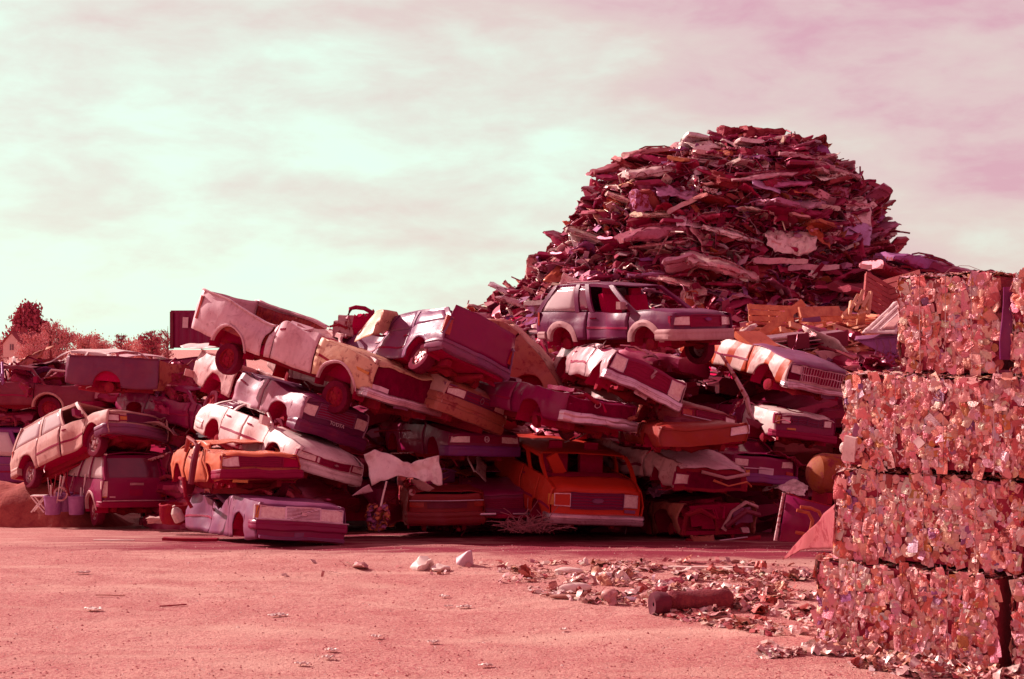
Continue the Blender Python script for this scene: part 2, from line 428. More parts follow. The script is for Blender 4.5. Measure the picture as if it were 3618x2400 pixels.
    if g('bed'):
        a, b, zf = s['bed']; mb = MB(); wi = h2 - .09
        mb.grid([[(xx, yy, zf + (.012 if int(j) % 2 else 0)) for j, yy in enumerate(lin(-wi, wi, 24))] for xx in lin(a + .05, b - .02, 6)])
        for sd in (-1, 1):
            mb.grid([[(xx, sd * (wi - (.018 if j % 2 else 0)), zz) for j, xx in enumerate(lin(a + .05, b - .02, 44))] for zz in lin(zf, belt((a + b) / 2) - .05, 5)])
            for q in wx:
                if a < q < b: mb.box((q, sd * (wi - .11), zf + .12), (.8, .22, .26), None, 3)
        mb.grid([[(b - .03, yy, zz) for yy in lin(-wi, wi, 8)] for zz in lin(zf, belt(b) - .05, 4)])
        part('bed_liner', mb, g('bed_mat', INNER), thick=.01)
        for sd in (-1, 1):
            mb = MB(); mb.grid([[(xx, sd * (h2 - e), belt(xx) + zz) for e, zz in ((.035, .005), (.03, .035), (.10, .035), (.11, -.03))] for xx in lin(a, b, 20)])
            part('bed_rail', mb, P2.get('bed_rail', P), thick=.008)
    # ---- underbody with wheel wells, chassis
    mb = MB(); rows = []
    zf_b = s['bed'] if g('bed') else None; bay = g('bay')
    for xx in lin(xr + .12, xf - .22, 46):
        near = any(abs(xx - q) < ra + .03 for q in wx)
        ww = hw(xx) - (.36 if near else .07); z1 = belt(xx) - .07; z0 = sill + .03
        if zf_b and zf_b[0] <= xx <= zf_b[1]: z1 = min(z1, zf_b[2] - .02)
        if bay and bay[0] < xx: z1 = belt(xx) - .5
        if g('hollow') and s['hollow'][0] < xx < s['hollow'][1]: z1 = sill + .12
        z1 = max(z1, z0 + .05)
        rows.append([(xx, -ww, z0), (xx, ww, z0), (xx, ww, (z0 + z1) / 2), (xx, ww - .02, z1), (xx, -ww + .02, z1), (xx, -ww, (z0 + z1) / 2)])
    mb.grid(rows, True, True)
    for q in wx:
        for sd in (-1, 1):
            mb.grid([[(q + (ra + .01) * math.cos(a), sd * (hw(q) - e), zc + (ra + .01) * math.sin(a)) for e in (.02, .2, .36)] for a in lin(-.1, math.pi + .1, 14)])
    part('underbody', mb, DARK)
    mb = MB()
    for sd in (-1, 1): mb.box(((xf + xr) / 2, sd * .42, sill - .02), (xf - xr - .5, .09, .13), None, 6)
    for q in wx:
        mb.tube([(q, -h2 + .2, rw), (q, -.2, rw - .02), (q, 0, rw), (q, .2, rw - .02), (q, h2 - .2, rw)], [.05, .05, .13, .05, .05], 8)
        for sd in (-1, 1):
            mb.lathe([(.03, 0), (.13, .0), (.13, .1), (.05, .13), (.0, .13)], (q, sd * (h2 - .28), rw), 'Y', 12, sd)
            mb.tube([(q - .2, sd * .5, sill - .05), (q + .25, sd * .55, rw - .05)], .03, 6)
    mb.tube([(xr + .1, -.3, sill - .05), (xr + .8, -.32, sill - .06), (.1, -.25, sill - .07), (.8, -.2, sill - .02)], [.04, .09, .03, .03], 8)
    if wx: mb.tube([(wx[0], 0, rw + .02), (.7, 0, sill)], .04, 8)
    if not g('no_chassis'): part('chassis', mb, RUSTY)
    # ---- wheels
    for key in g('wheels', ()):
        q = wx[-1] if key[0] == 'f' else wx[0]; sd = 1 if key[1] == 'l' else -1
        dz = g('wheel_drop', 0); cpt = (q, sd * (h2 - .22), rw - dz); wr_ = g('wr', rw)
        mb = MB(); mb.lathe([(wr_ * .62, -.09), (wr_ * .80, -.105), (wr_ * .95, -.10), (wr_, -.06), (wr_, .06), (wr_ * .95, .10), (wr_ * .80, .105), (wr_ * .62, .09)], cpt, 'Y', 26, sd)
        wo = part('wheel', mb, RUBBER)
        mb = MB(); mb.lathe([(wr_ * .63, .09), (wr_ * .60, .075), (wr_ * .55, .03), (wr_ * .42, .055), (wr_ * .2, .07), (wr_ * .17, .09), (0.001, .09)], cpt, 'Y', 20, sd)
        for k in range(5):
            a = k * 2 * math.pi / 5
            mb.box((cpt[0] + wr_ * .34 * math.cos(a), cpt[1] + sd * .064, cpt[2] + wr_ * .34 * math.sin(a)), (.05, .03, .05), (0, -a, 0))
        part('rim', mb, g('rim_mat', STEEL), wo)
    # ---- front
    fz = g('front_z', (sill + .12, belt(xf)))
    if not g('no_front'):
        mb = patch(MB(), 'F', -h2 * .91, h2 * .91, fz[0], fz[1], 0, .14, 18, 6); part('front_panel', mb, P2.get('front_panel', P))
    if g('cavity_shade'):
        a = s['cavity_shade']; mb = patch(MB(), 'F', *a, .004, .1, 10, 3); part('painted_opening', mb, DEEP)  # solid dark patch on the nose, shade of an opening painted on
    for (y0, y1, z0, z1, *o_) in g('lights', ()):
        kind = o_[0] if o_ else 'lamp'
        mt = {'lamp': LAMP, 'amber': AMBER, 'red': REDL, 'dark': DARK, 'white': P}[kind]
        o = part({'lamp': 'headlight', 'amber': 'marker_light', 'red': 'light', 'dark': 'headlight_hole', 'white': 'lamp_blank'}[kind], patch(MB(), 'F', y0, y1, z0, z1, .018, .07, 5, 4), mt)
        part('bezel', frame(MB(), 'F', y0, y1, z0, z1, .018, .03), g('bezel_mat', PLAST), o)
    if g('grille'):
        y0, y1, z0, z1, ns, dr = s['grille']
        o = part('grille', patch(MB(), 'F', y0, y1, z0, z1, .012, .08, 10, 3), PLAST)
        mb = MB(); frame(mb, 'F', y0, y1, z0, z1, .018, .034)
        for i in range(ns):
            t = (i + .5) / ns
            if 'h' in dr: zz = z0 + (z1 - z0) * t; patch(mb, 'F', y0, y1, zz - .008, zz + .008, .03, .03, 8, 1)
            if 'v' in dr: yy = y0 + (y1 - y0) * t; patch(mb, 'F', yy - .008, yy + .008, z0, z1, .03, .03, 1, 2)
        if 'v' in dr: zz = (z0 + z1) / 2; patch(mb, 'F', y0, y1, zz - .012, zz + .012, .04, .03, 8, 1)
        if 'd' in dr:
            mb.hexa([(nose(0, z0) + .02, y0, z0), (nose(0, z0) + .02, y0 + .05, z0), (nose(0, z1) + .02, y1, z1), (nose(0, z1) + .02, y1 - .05, z1)],
                    [(nose(0, z0) + .045, y0, z0), (nose(0, z0) + .045, y0 + .05, z0), (nose(0, z1) + .045, y1, z1), (nose(0, z1) + .045, y1 - .05, z1)])
        part('grille_bars', mb, g('slat_mat', PLAST), o)
    if g('emblem'):
        kind, yy, zz, sz = s['emblem']; mb = MB(); xn = nose(yy, zz) + .045
        if kind == 'oval': mb.lathe([(.001, .012), (sz, .012), (sz * 1.06, -.02)], (0, 0, 0), 'X', 24); mb.xf(lambda p: Vector((xn + p.x, yy + p.y, zz + p.z * .42)))
        elif kind == 'ring': mb.lathe([(sz, 0), (sz, .012), (sz * .8, .012), (sz * .8, 0)], (xn, yy, zz), 'X', 20)
        elif kind == 'H':
            for d in (-1, 1): mb.box((xn, yy + d * sz * .42, zz), (.02, sz * .2, sz), (0, 0, 0))
            mb.box((xn, yy, zz), (.02, sz * .8, sz * .18)); mb.lathe([(sz * .85, 0), (sz * .85, .012), (sz * .72, .012), (sz * .72, 0)], (xn, yy, zz), 'X', 20)
        elif kind == 'box': mb.box((xn, yy, zz), (.02, sz, sz * .7))
        elif kind == 'bow': mb.box((xn, yy, zz), (.02, sz * 2, sz * .5)); mb.box((xn, yy, zz), (.024, sz * .7, sz))
        part('emblem', mb, g('emblem_mat', CHROME), smooth=False)
    for (body, face, yy, zz, sz, mt) in g('writing', ()):
        t = text_mesh(body, sz); sg = 1 if face == 'F' else -1
        xn = (nose(yy, zz) + .05) if face == 'F' else (tail(yy, zz) - .035)
        t.xf(lambda p: Vector((xn + p.z, yy + sg * p.x, zz + p.y))); part('lettering', t, mt, smooth=False)
    # ---- bumpers
    def bumper(nm, face, z0, z1, pr, dep, mat, wrap=.3, y0=None, y1=None, groove=0):
        ya, yb_ = (-h2 * .96 if y0 is None else y0), (h2 * .96 if y1 is None else y1)
        sg = 1 if face == 'F' else -1; path = []
        e0, e1 = y0 is None, y1 is None
        f = (lambda a: nose(a, .45) + pr) if face == 'F' else (lambda a: tail(a, .45) - pr)
        if e0 and wrap: path += [(f(ya) - sg * q, ya - .05, 0) for q in lin(wrap, .08, 3)]
        path += [(f(a), a, 1) for a in lin(ya, yb_, 16)]
        if e1 and wrap: path += [(f(yb_) - sg * q, yb_ + .05, 0) for q in lin(.08, wrap, 3)]
        hgt = z1 - z0
        sec = [(-dep, z0), (-.02, z0 + .005), (0, z0 + hgt * .15), (.004, z0 + hgt * .45), (-groove, z0 + hgt * .5), (-groove, z0 + hgt * .62), (.004, z0 + hgt * .66), (0, z0 + hgt * .85), (-.02, z1 - .005), (-dep, z1)]
        rows = []
        for i, (px, py, isf) in enumerate(path):
            a = path[max(0, i - 1)]; b = path[min(len(path) - 1, i + 1)]
            t = Vector((b[0] - a[0], b[1] - a[1])).normalized(); nrm = Vector((t.y, -t.x)) * (1 if face == 'F' else -1)
            rows.append([(px + nrm.x * o_, py + nrm.y * o_, zz) for o_, zz in sec])
        return part(nm, MB().grid(rows, True, True), mat)
    if g('fbumper'): bumper('front_bumper', 'F', *s['fbumper'])
    if g('rbumper'): bumper('rear_bumper', 'R', *s['rbumper'])
    # ---- rear
    rz = g('rear_z', (sill + .15, belt(xr)))
    if not g('no_rear'):
        top = zr_ - .02 if g('hatch') else rz[1]
        mb = MB(); yw = (lambda zz: h2 * .93 - (max(0, zz - belt(xr)) * .16))
        mb.grid([[(tail(t * yw(zz), zz), t * yw(zz), zz) for t in lin(-1, 1, 14)] for zz in lin(rz[0], top, 10)])
        o = part('tailgate' if (g('hatch') or g('bed')) else 'rear_panel', mb, P2.get('tailgate', P), thick=.02)
        if g('rear_window'):
            y0, z0, z1 = s['rear_window']; part('window', patch(MB(), 'R', -y0, y0, z0, z1, .02, .04, 10, 5), g('rear_glass', DGLASS), o)
    for (y0, y1, z0, z1, *o_) in g('tails', ()):
        part('taillight', patch(MB(), 'R', y0, y1, z0, z1, .02, .06, 3, 4), {'amber': AMBER, 'lamp': LAMP, 'white': WHITE_T}.get(o_[0] if o_ else '', REDL))
    for (face, y0, y1, z0, z1, nm, mt) in g('patches', ()):
        part(nm, patch(MB(), face, y0, y1, z0, z1, .03, .03, 4, 2), mt)
    # ---- greenhouse
    if cab:
        br, bf, rr, rf, zr = (cab[k] for k in ('br', 'bf', 'rr', 'rf', 'zr')); hr = cab.get('hw', h2 * .74); pw = cab.get('pw', .08)
        mat = P2.get('roof', P)
        def edge(t, sd):      # 0 = rear .. 1 = front; belt point and roof point of the side
            xb = br + (bf - br) * t; xt = rr + (rf - rr) * t
            return Vector((xb, sd * (hw(min(max(xb, xr), xf)) * .93), belt(xb))), Vector((xt, sd * hr, zr - .03 * abs(t - .5)))
        ts = [0] + cab.get('B', [.5]) + [1]
        for sd in (-1, 1):
            mb = MB()
            for t in ts:
                a, b = edge(t, sd); d = pw * (1.0 if t in (0, 1) else .8)
                rows = []
                for i in range(7):
                    k = i / 6; c_ = a.lerp(b, k); c_.y += sd * .03 * math.sin(k * math.pi)
                    rows.append([c_ + Vector((ex, sd * ey, 0)) for ex, ey in ((-d / 2, -.03), (d / 2, -.03), (d / 2, .02), (-d / 2, .02))])
                mb.grid(rows, True, True)
            mb.grid([[edge(t, sd)[1] + Vector((0, sd * e, q)) for e, q in ((-.04, -.06), (.02, -.07), (.025, 0), (-.04, .02))] for t in lin(0, 1, 10)], True, True)
            part('pillars', mb, mat)
            for i, (a, b) in enumerate(zip(ts, ts[1:])):
                gl = cab.get('glass', {}).get((i, sd), cab.get('glass', {}).get(i))
                if not gl: continue
                a2, b2 = a + .02, b - .02; rows = []
                for k in lin(.04, .93, 5):
                    r = []
                    for t in lin(a2, b2, 6):
                        p0, p1 = edge(t, sd); q = p0.lerp(p1, k); q.y += sd * (.03 * math.sin(k * math.pi) - .006); r.append(q)
                    rows.append(r)
                part('side_panel' if gl == 'P' else 'window', MB().grid(rows), mat if gl == 'P' else gl, thick=.012)
        if not cab.get('no_roof'):
            mb = MB(); rows = []
            for t in lin(0, 1, 16):
                p = edge(t, 1)[1]; rows.append([(p.x, yy, zr + cab.get('crown', .05) * (1 - (yy / hr) ** 2) - .05 * abs(t - .5) + .01) for yy in lin(-hr - .01, hr + .01, 12)])
            part('roof', mb.grid(rows), mat, thick=.016)
        for nm, t, key in (('windshield', 1, 'front_glass'), ('rear_window', 0, 'back_glass')):
            if cab.get(key):
                a, b = edge(t, -1); a2, b2 = edge(t, 1)
                rows = [[a.lerp(b, k).lerp(a2.lerp(b2, k), u) + Vector(((.06 if t else -.06) * (1 - (2 * u - 1) ** 2), 0, 0)) for u in lin(.04, .96, 10)] for k in lin(.03, .95, 6)]
                part(nm, MB().grid(rows), cab[key], thick=.01)
        if cab.get('seats'):
            for yy in (-.38, .38):
                mb = MB(); xs = bf - .95
                mb.box((xs, yy, belt(xs) - .28), (.5, .5, .18), None, 3).box((xs - .28, yy, belt(xs) + .12), (.16, .48, .62), (0, -.2, 0), 3).box((xs - .36, yy, belt(xs) + .5), (.1, .26, .16))
                part('seat', mb, INNER)
        if cab.get('mirror'):
            for sd in (cab['mirror'] if isinstance(cab['mirror'], tuple) else (-1, 1)):
                a, b = edge(1, sd); c_ = a.lerp(b, .18); mb = MB()
                mb.box((c_.x - .12, c_.y + sd * .15, c_.z + .04), (.10, .20, .16), (0, 0, -.2 * sd), 3).box((c_.x - .08, c_.y + sd * .04, c_.z), (.06, .1, .05))
                part('mirror', mb, cab.get('mirror_mat', PLAST))
    # ---- extra bare strips, junk pieces riding on the body
    for (nm, pts, r, mt) in g('tubes', ()): part(nm, MB().tube(pts, r, 8), mt)
    for (nm, c_, d, rot, mt) in g('boxes', ()): part(nm, MB().box(c_, d, rot, 5), mt)
    return root

# paints seen in the yard
def PT(n, rgb, **k): return paint(n, rgb, **k)
WHITE = PT('faded_white_paint', (.80, .52, .56), dirt=.35, rust=.10)
WHITE2 = PT('bright_white_paint', (.84, .66, .62), dirt=.28, rust=.08)
CREAM = PT('peach_primer_paint', (.76, .45, .28), dirt=.3, rust=.22)
BEIGE = PT('beige_paint', (.62, .34, .29), dirt=.4, rust=.10)
PALE = PT('pale_pink_paint', (.64, .34, .33), dirt=.4, rust=.14)
PLUM = PT('plum_paint', (.15, .011, .068), dirt=.10, rust=.08, rough=.35)
MAUVE = PT('mauve_paint', (.22, .055, .14), dirt=.3, rust=.06, rough=.38)
LILAC = PT('lilac_paint', (.26, .075, .18), dirt=.3, rust=.06, rough=.36)
VIOLET = PT('violet_paint', (.22, .03, .19), dirt=.2, rust=.06, rough=.4)
NIGHT = PT('near_black_paint', (.25, .0012, .066), dirt=.10, rust=.06, rough=.3)
MAROON = PT('maroon_paint', (.19, .009, .035), dirt=.25, rust=.15)
RED = PT('red_paint', (.32, .022, .022), dirt=.2, rust=.1, rough=.4)
ORANGE = PT('orange_paint', (.64, .14, .06), dirt=.2, rust=.12, rough=.36)
VANRED = PT('orange_red_paint', (.58, .030, .010), dirt=.05, rust=.04, rough=.45, grime=.12)
CLAD = PT('grey_pink_cladding', (.55, .30, .30), dirt=.3, rust=.02, rough=.6)
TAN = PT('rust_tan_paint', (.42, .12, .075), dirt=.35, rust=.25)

# ------------------------------------------------------------------ middle stack, left to right and bottom to top
vehicle('sedan', 'mauve boxy sedan at the ground with square headlights, diagonal grille bar and crumpled tail', 'car', (-4.67, 26.19, -.35, -62.2, -4.0, -6.2, .97, .80), dict(
    xf=2.4, xr=-2.3, W=1.72, sill=.06, no_chassis=True, wx=(-9, 1.38), ra=.36, rw=.26, belt=[(-2.3, .80), (-1.3, .86), (-.6, .80), (.7, .94), (1.6, .90), (2.4, .84)], paint=MAUVE, seed=3, cr=.035,
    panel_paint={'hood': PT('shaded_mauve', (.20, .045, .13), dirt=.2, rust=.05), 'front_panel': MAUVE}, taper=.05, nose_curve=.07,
    panels=[('quarter_panel', -2.3, -.95), ('door_panel', -.95, .75), ('front_fender', .75, 2.36)], hood=(.8, 2.4), deck=(-2.2, -1.2),
    dents=[(-1.1, -.85, .45, .5, 0, .22, 0), (-2.0, -.8, .9, .4, .1, .05, .12), (.2, -.85, .5, .35, 0, .12, 0), (-.4, -.7, .9, .5, 0, .1, -.22), (-1.55, -.8, .6, .25, .1, .12, 0)],
    lights=[(-.76, -.34, .555, .785), (.34, .74, .555, .785), (-.85, -.77, .555, .785, 'amber')], grille=(-.31, .31, .55, .80, 9, 'hd'), slat_mat=CHROME, bezel_mat=CHROME,
    emblem=('box', 0, .68, .10), fbumper=(.30, .52, .07, .12, NIGHT, .35), front_z=(.46, .84),
    patches=[('F', -.80, .80, .17, .32, 'apron', NIGHT), ('F', -.16, .14, .18, .27, 'plate_holder', MAUVE)], boxes=[('valance', (2.40, 0, .16), (.10, 1.56, .06), (0, .3, 0), LILAC)], tubes=[('trim', [(2.46, -.84, .53), (2.58, 0, .53), (2.46, .84, .53)], .014, CHROME)],
    cab=dict(br=-1.5, bf=.7, rr=-1.1, rf=.2, zr=.98, B=[.5], crown=.02)))

vehicle('hatchback', 'orange hatchback with one square headlight wedged over the mauve sedan', 'car', (-5.32, 26.98, .37, -63.6, -5, -3.2), dict(
    xf=1.9, xr=-1.8, W=1.6, sill=.26, wx=(-1.15, 1.15), ra=.33, rw=.29, belt=[(-1.8, .85), (-.6, .88), (.7, .86), (1.9, .74)], paint=ORANGE, seed=5, cr=.05, nose_curve=.10,
    panels=[('quarter_panel', -1.8, -.5), ('door_panel', -.45, .66), ('front_fender', .68, 1.88)], hood=(.7, 1.9),
    dents=[(1.0, 0, .8, .8, 0, 0, -.10), (.0, -.8, .9, .4, 0, .12, -.1), (.7, -.8, .4, .3, .1, .1, 0)],
    lights=[(-.72, -.42, .52, .70), (.42, .72, .52, .70, 'dark')], grille=(-.40, .40, .53, .70, 4, 'h'), fbumper=(.30, .47, .10, .12, PLAST, .4), front_z=(.3, .74),
    patches=[('F', -.52, -.24, .24, .29, 'turn_signal', AMBER)], wheels=('fl', 'rr'),
    cab=dict(br=-1.3, bf=.65, rr=-.9, rf=.2, zr=1.02, B=[.5], crown=.0),
    tubes=[('door_frame', [(-.4, -.85, .85), (.0, -.95, 1.12), (.5, -.88, 1.0), (.62, -.84, .84)], .035, RED), ('torn_trim', [(.7, -.86, .95), (.66, -.95, .6), (.6, -.98, .2)], .05, MAROON),
           ('exposed_frame', [(-.5, -.9, .3), (.2, -1.0, .28), (.4, -1.05, .3), (.5, -1.0, -.05), (.55, -.9, -.25)], .035, RUSTY)]))

vehicle('sedan', 'white sedan sloping down nose first under the pickup trucks', 'car', (-4.81, 28.25, .72, -52.6, 7.2, -16.4, .95, .95), dict(
    xf=2.35, xr=-2.3, W=1.76, sill=.26, wx=(-1.35, 1.38), ra=.37, rw=.30, belt=[(-2.3, .80), (-2.0, .93), (-1.1, .98), (.85, .93), (1.8, .82), (2.35, .69)], paint=WHITE2, seed=7, cr=.025, nose_curve=.26,
    panels=[('quarter_panel', -2.3, -1.0), ('door', -1.0, -.1), ('door', -.1, .83), ('front_fender', .84, 2.2)], hood=(.85, 2.33), deck=(-2.25, -1.55), taper=.16,
    dents=[(.35, -.88, .5, .35, 0, .10, 0), (-.5, -.88, .75, .25, 0, .06, 0), (.6, -.85, .8, .3, 0, .08, -.03)],
    lights=[(-.80, -.45, .55, .66), (.45, .80, .55, .66), (-.44, -.37, .55, .66, 'white')], grille=(-.36, .36, .54, .645, 1, 'h'), emblem=('bow', 0, .60, .05),
    fbumper=(.30, .50, .06, .14, WHITE2, .55, None, None, .0), rbumper=(.38, .60, .05, .12, WHITE2, .4), front_z=(.40, .70), tails=[(-.8, -.55, .62, .78), (.55, .8, .62, .78)],
    cab=dict(br=-1.75, bf=.95, rr=-1.25, rf=.15, zr=1.20, B=[.36], hw=.60, glass={0: DGLASS}, back_glass=DGLASS, mirror=(-1,), mirror_mat=WHITE2, crown=.03),
    tubes=[('side_scratch', [(-.15, -.885, .30), (.28, -.89, .52), (.5, -.885, .54)], .012, RUSTY), ('hub_drum', [(1.38, -.85, .0), (1.38, -.6, .02)], .18, RUSTY), ('tyre_shred', [(1.2, -.7, .1), (1.1, -.75, .45), (1.3, -.78, .7), (1.55, -.75, .62)], .07, RUBBER)]))

vehicle('pickup_truck', 'plum and pale compact pickup squashed between the white sedan and white pickup', 'truck', (-5.0, 29.0, 1.46, -51.1, 9.6, -17.8, .98, 1.06), dict(
    xf=2.25, xr=-2.5, W=1.68, sill=.38, wx=(-1.38, 1.38), ra=.40, rw=.33, belt=[(-2.5, 1.02), (-.6, 1.0), (.6, .98), (1.5, .96), (2.25, .92)], paint=MAUVE, no_moulding=True, wr=.27, seed=9, cr=.045, nose_curve=.10, hatch=False,
    panel_paint={'bed_side': PALE, 'tailgate': PALE, 'bed_rail': PALE, 'front_panel': PLUM, 'hood': PLUM, 'door': PT('mottled_mauve', (.44, .20, .27), dirt=.4, rust=.12), 'front_fender': PT('mottled_mauve', (.44, .20, .27))}, panels=[('bed_side', -2.5, -.62), ('door', -.5, .66), ('front_fender', .68, 2.22)],
    bed=(-2.45, -.6, .62), hood=(.7, 2.25), dents=[(.1, -.85, .75, .45, 0, .16, 0), (1.3, -.8, 1.0, .4, 0, .05, -.10), (-.1, -.8, 1.0, .5, 0, .05, -.14), (.4, 0, 1.0, .7, 0, 0, -.1), (-.9, -.84, .7, .3, 0, .08, 0)],
    lights=[(-.76, -.48, .64, .82), (.48, .76, .64, .82)], bezel_mat=PLUM, grille=(-.44, .44, .64, .86, 5, 'h'), slat_mat=MAUVE, writing=[('TOYOTA', 'F', .02, .59, .095, WHITE_T)],
    fbumper=(.30, .52, .14, .14, PLUM, .4), rbumper=(.44, .58, .12, .12, PALE, .05), front_z=(.5, .92), wheels=('rr', 'fr'), wheel_drop=.20, rim_mat=RUSTY,
    patches=[('F', -.62, -.20, .40, .48, 'bumper_slot', DARK), ('F', .1, .6, .40, .48, 'bumper_slot', DARK)],
    cab=dict(br=-.52, bf=.7, rr=-.4, rf=.3, zr=1.06, B=[.5], no_roof=False, crown=0)))

vehicle('pickup_truck', 'long white pickup with orange front fender perched nose down on top of the middle stack', 'truck', (-4.21, 28.58, 2.28, -29.5, 15.0, -5.6, .98, 1.07), dict(
    xf=2.22, xr=-2.5, W=2.0, sill=.50, wx=(-1.42, 1.38), ra=.47, rw=.38, belt=[(-2.5, 1.30), (-.5, 1.24), (.72, 1.17), (1.5, 1.12), (1.95, 1.06), (2.22, .98)], paint=WHITE, seed=11, cr=.03,
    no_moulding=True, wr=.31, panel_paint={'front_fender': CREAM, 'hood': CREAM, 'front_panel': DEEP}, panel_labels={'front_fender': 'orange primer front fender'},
    panels=[('bed_side', -2.5, -.56), ('cab_corner', -.48, -.32), ('door', -.32, .74), ('front_fender', .76, 2.2)], bed=(-2.46, -.5, .72), hood=(.9, 2.15), hood_lift=.0,
    bed_mat=paint('rusty_red_bed', (.38, .05, .035), dirt=.2, rust=.5), dents=[(-1.1, -1, 1.3, .40, 0, .03, -.12), (-.6, -1, 1.25, .32, .05, .14, -.18), (-.1, -.95, 1.25, .22, 0, -.08, .08), (.6, -.95, 1.2, .15, 0, .04, .07), (.3, 0, 1.2, .8, 0, 0, -.16), (1.4, .3, 1.15, .7, 0, 0, -.06), (.2, -1, .8, .4, 0, .05, 0), (-1.0, 1, 1.25, .5, 0, 0, .03)],
    front_z=(.62, 1.0), cavity_shade=(-.85, .85, .66, .96), wheels=('fr', 'rr'), wheel_drop=.16, rim_mat=RUSTY, bezel_mat=RUSTY, tails=[(-.99, -.86, .75, 1.2)], arch_trim=.03, trim_mat=WHITE,
    patches=[('R', .70, .96, .70, 1.15, 'taillight', REDL)],
    boxes=[('side_marker', (1.95, -.975, .86), (.30, .02, .05), (0, .1, 0), AMBER), ('reflector', (1.0, -1.005, .84), (.30, .02, .05), (0, .15, .0), RUSTY), ('folded_roof', (-.15, -.55, 1.24), (.5, .6, .05), (.2, -.15, .3), WHITE), ('folded_roof', (.05, .1, 1.22), (.7, 1.1, .05), (-.05, .1, .1), PALE), ('dashboard', (.8, 0, 1.12), (.3, 1.5, .12), (0, .2, 0), INNER)]))

# ------------------------------------------------------------------ left stack
vehicle('suv', 'dark boxy four wheel drive wagon seen from behind, at the bottom of the left stack', 'car', (-9.79, 34.41, -1.06, 123.9, 2, 3, .90, 1.05), dict(
    xf=2.1, xr=-2.1, W=1.78, sill=.42, wx=(-1.25, 1.25), ra=.40, rw=.35, belt=[(-2.1, 1.05), (1.0, 1.03), (2.1, .95)], paint=NIGHT, seed=13, cr=.012, near=1, hatch=True,
    panels=[('quarter_panel', -2.1, -.75), ('door', -.75, .2), ('door', .2, 1.0), ('front_fender', 1.0, 2.08)], hood=(1.0, 2.1), arch_trim=.05, trim_mat=CLAD, rear_z=(.55, 1.05), rear_window=(.66, 1.10, 1.52), rear_glass=DGLASS,
    tails=[(.70, .86, .68, 1.02, 'lamp'), (-.86, -.72, .68, 1.02), (.72, .86, .66, .74, 'amber')], rbumper=(.44, .58, .10, .12, PLAST, .3), wheels=('rl', 'rr', 'fl'), rim_mat=STEEL,
    patches=[('R', -.22, .14, .93, .98, 'garnish', CHROME), ('R', -.2, .14, .70, .84, 'number_plate', PLAST), ('R', .50, .64, .66, .69, 'badge', CHROME)],
    tubes=[('trim', [(-2.25, -.86, .60), (-2.27, 0, .60), (-2.25, .86, .60)], .014, CHROME), ('roof_trim', [(-1.9, .72, 1.60), (.2, .72, 1.62)], .02, WHITE2)],
    cab=dict(br=-2.1, bf=1.1, rr=-1.75, rf=.35, zr=1.60, hw=.72, pw=.12, B=[.36, .66], glass={0: GLASS, 1: GLASS, 2: GLASS}, front_glass=DGLASS)))

vehicle('minivan', 'beige minivan tilted tail down with its nose resting on the dark boxy wagon', 'car', (-10.16, 34.19, .13, -39.5, -18.3, -10.6, .96, 1.03), dict(
    xf=2.25, xr=-2.25, W=1.84, sill=.30, wx=(-1.45, 1.47), ra=.40, rw=.33, belt=[(-2.25, 1.02), (.9, 1.02), (1.3, .98), (2.25, .86)], paint=BEIGE, seed=15, cr=.02, hatch=True, nose_curve=.22,
    panels=[('quarter_panel', -2.25, -.9), ('sliding_door', -.9, .12), ('door', .15, 1.12), ('front_fender', 1.14, 2.2)], hood=(1.12, 2.25), front_z=(.45, .86),
    dents=[(.6, -.92, .5, .35, 0, .14, 0), (1.1, -.9, .9, .3, .05, .05, -.05), (.6, 0, 1.6, .8, 0, 0, -.14)],
    lights=[(-.82, -.54, .64, .77), (.54, .82, .64, .77), (-.53, -.36, .66, .75, 'amber')], grille=(-.34, .50, .64, .80, 5, 'h'), slat_mat=PLUM, fbumper=(.32, .56, .10, .15, MAUVE, .45, None, None, .012), rbumper=(.34, .54, .06, .14, BEIGE, .4),
    wheels=('fr', 'rr'), wheel_drop=.06, tails=[(-.88, -.76, .7, 1.0)], patches=[('F', -.3, .3, .40, .48, 'bumper_grille', DARK)],
    cab=dict(br=-2.2, bf=1.2, rr=-1.95, rf=.62, zr=1.56, hw=.70, pw=.10, B=[.40, .72], glass={0: GLASS, 1: GLASS}, front_glass=None, back_glass=DGLASS, mirror=(-1,), mirror_mat=NIGHT)))

vehicle('pickup_bed', 'torn off purple pickup bed with rusty end lying across the beige minivan', 'truck bed', (-9.45, 34.6, 1.86, -14, 2.5, -5), dict(
    xf=1.25, xr=-1.15, W=1.7, sill=.30, wx=(-.05, 9), ra=.36, rw=.30, belt=[(-1.15, 1.0), (1.25, .98)], paint=PT('purple_bed_paint', (.17, .02, .075), dirt=.2, rust=.08), seed=17, cr=.03, taper=0, nose_curve=.02, rake=0,
    panel_paint={'front_panel': TAN}, panels=[('bed_side', -1.15, 1.25)], bed=(-1.1, 1.2, .45), front_z=(.3, .98), dents=[(.9, -.85, .6, .4, .1, .15, 0), (1.25, .2, .6, .5, .2, 0, 0)]))

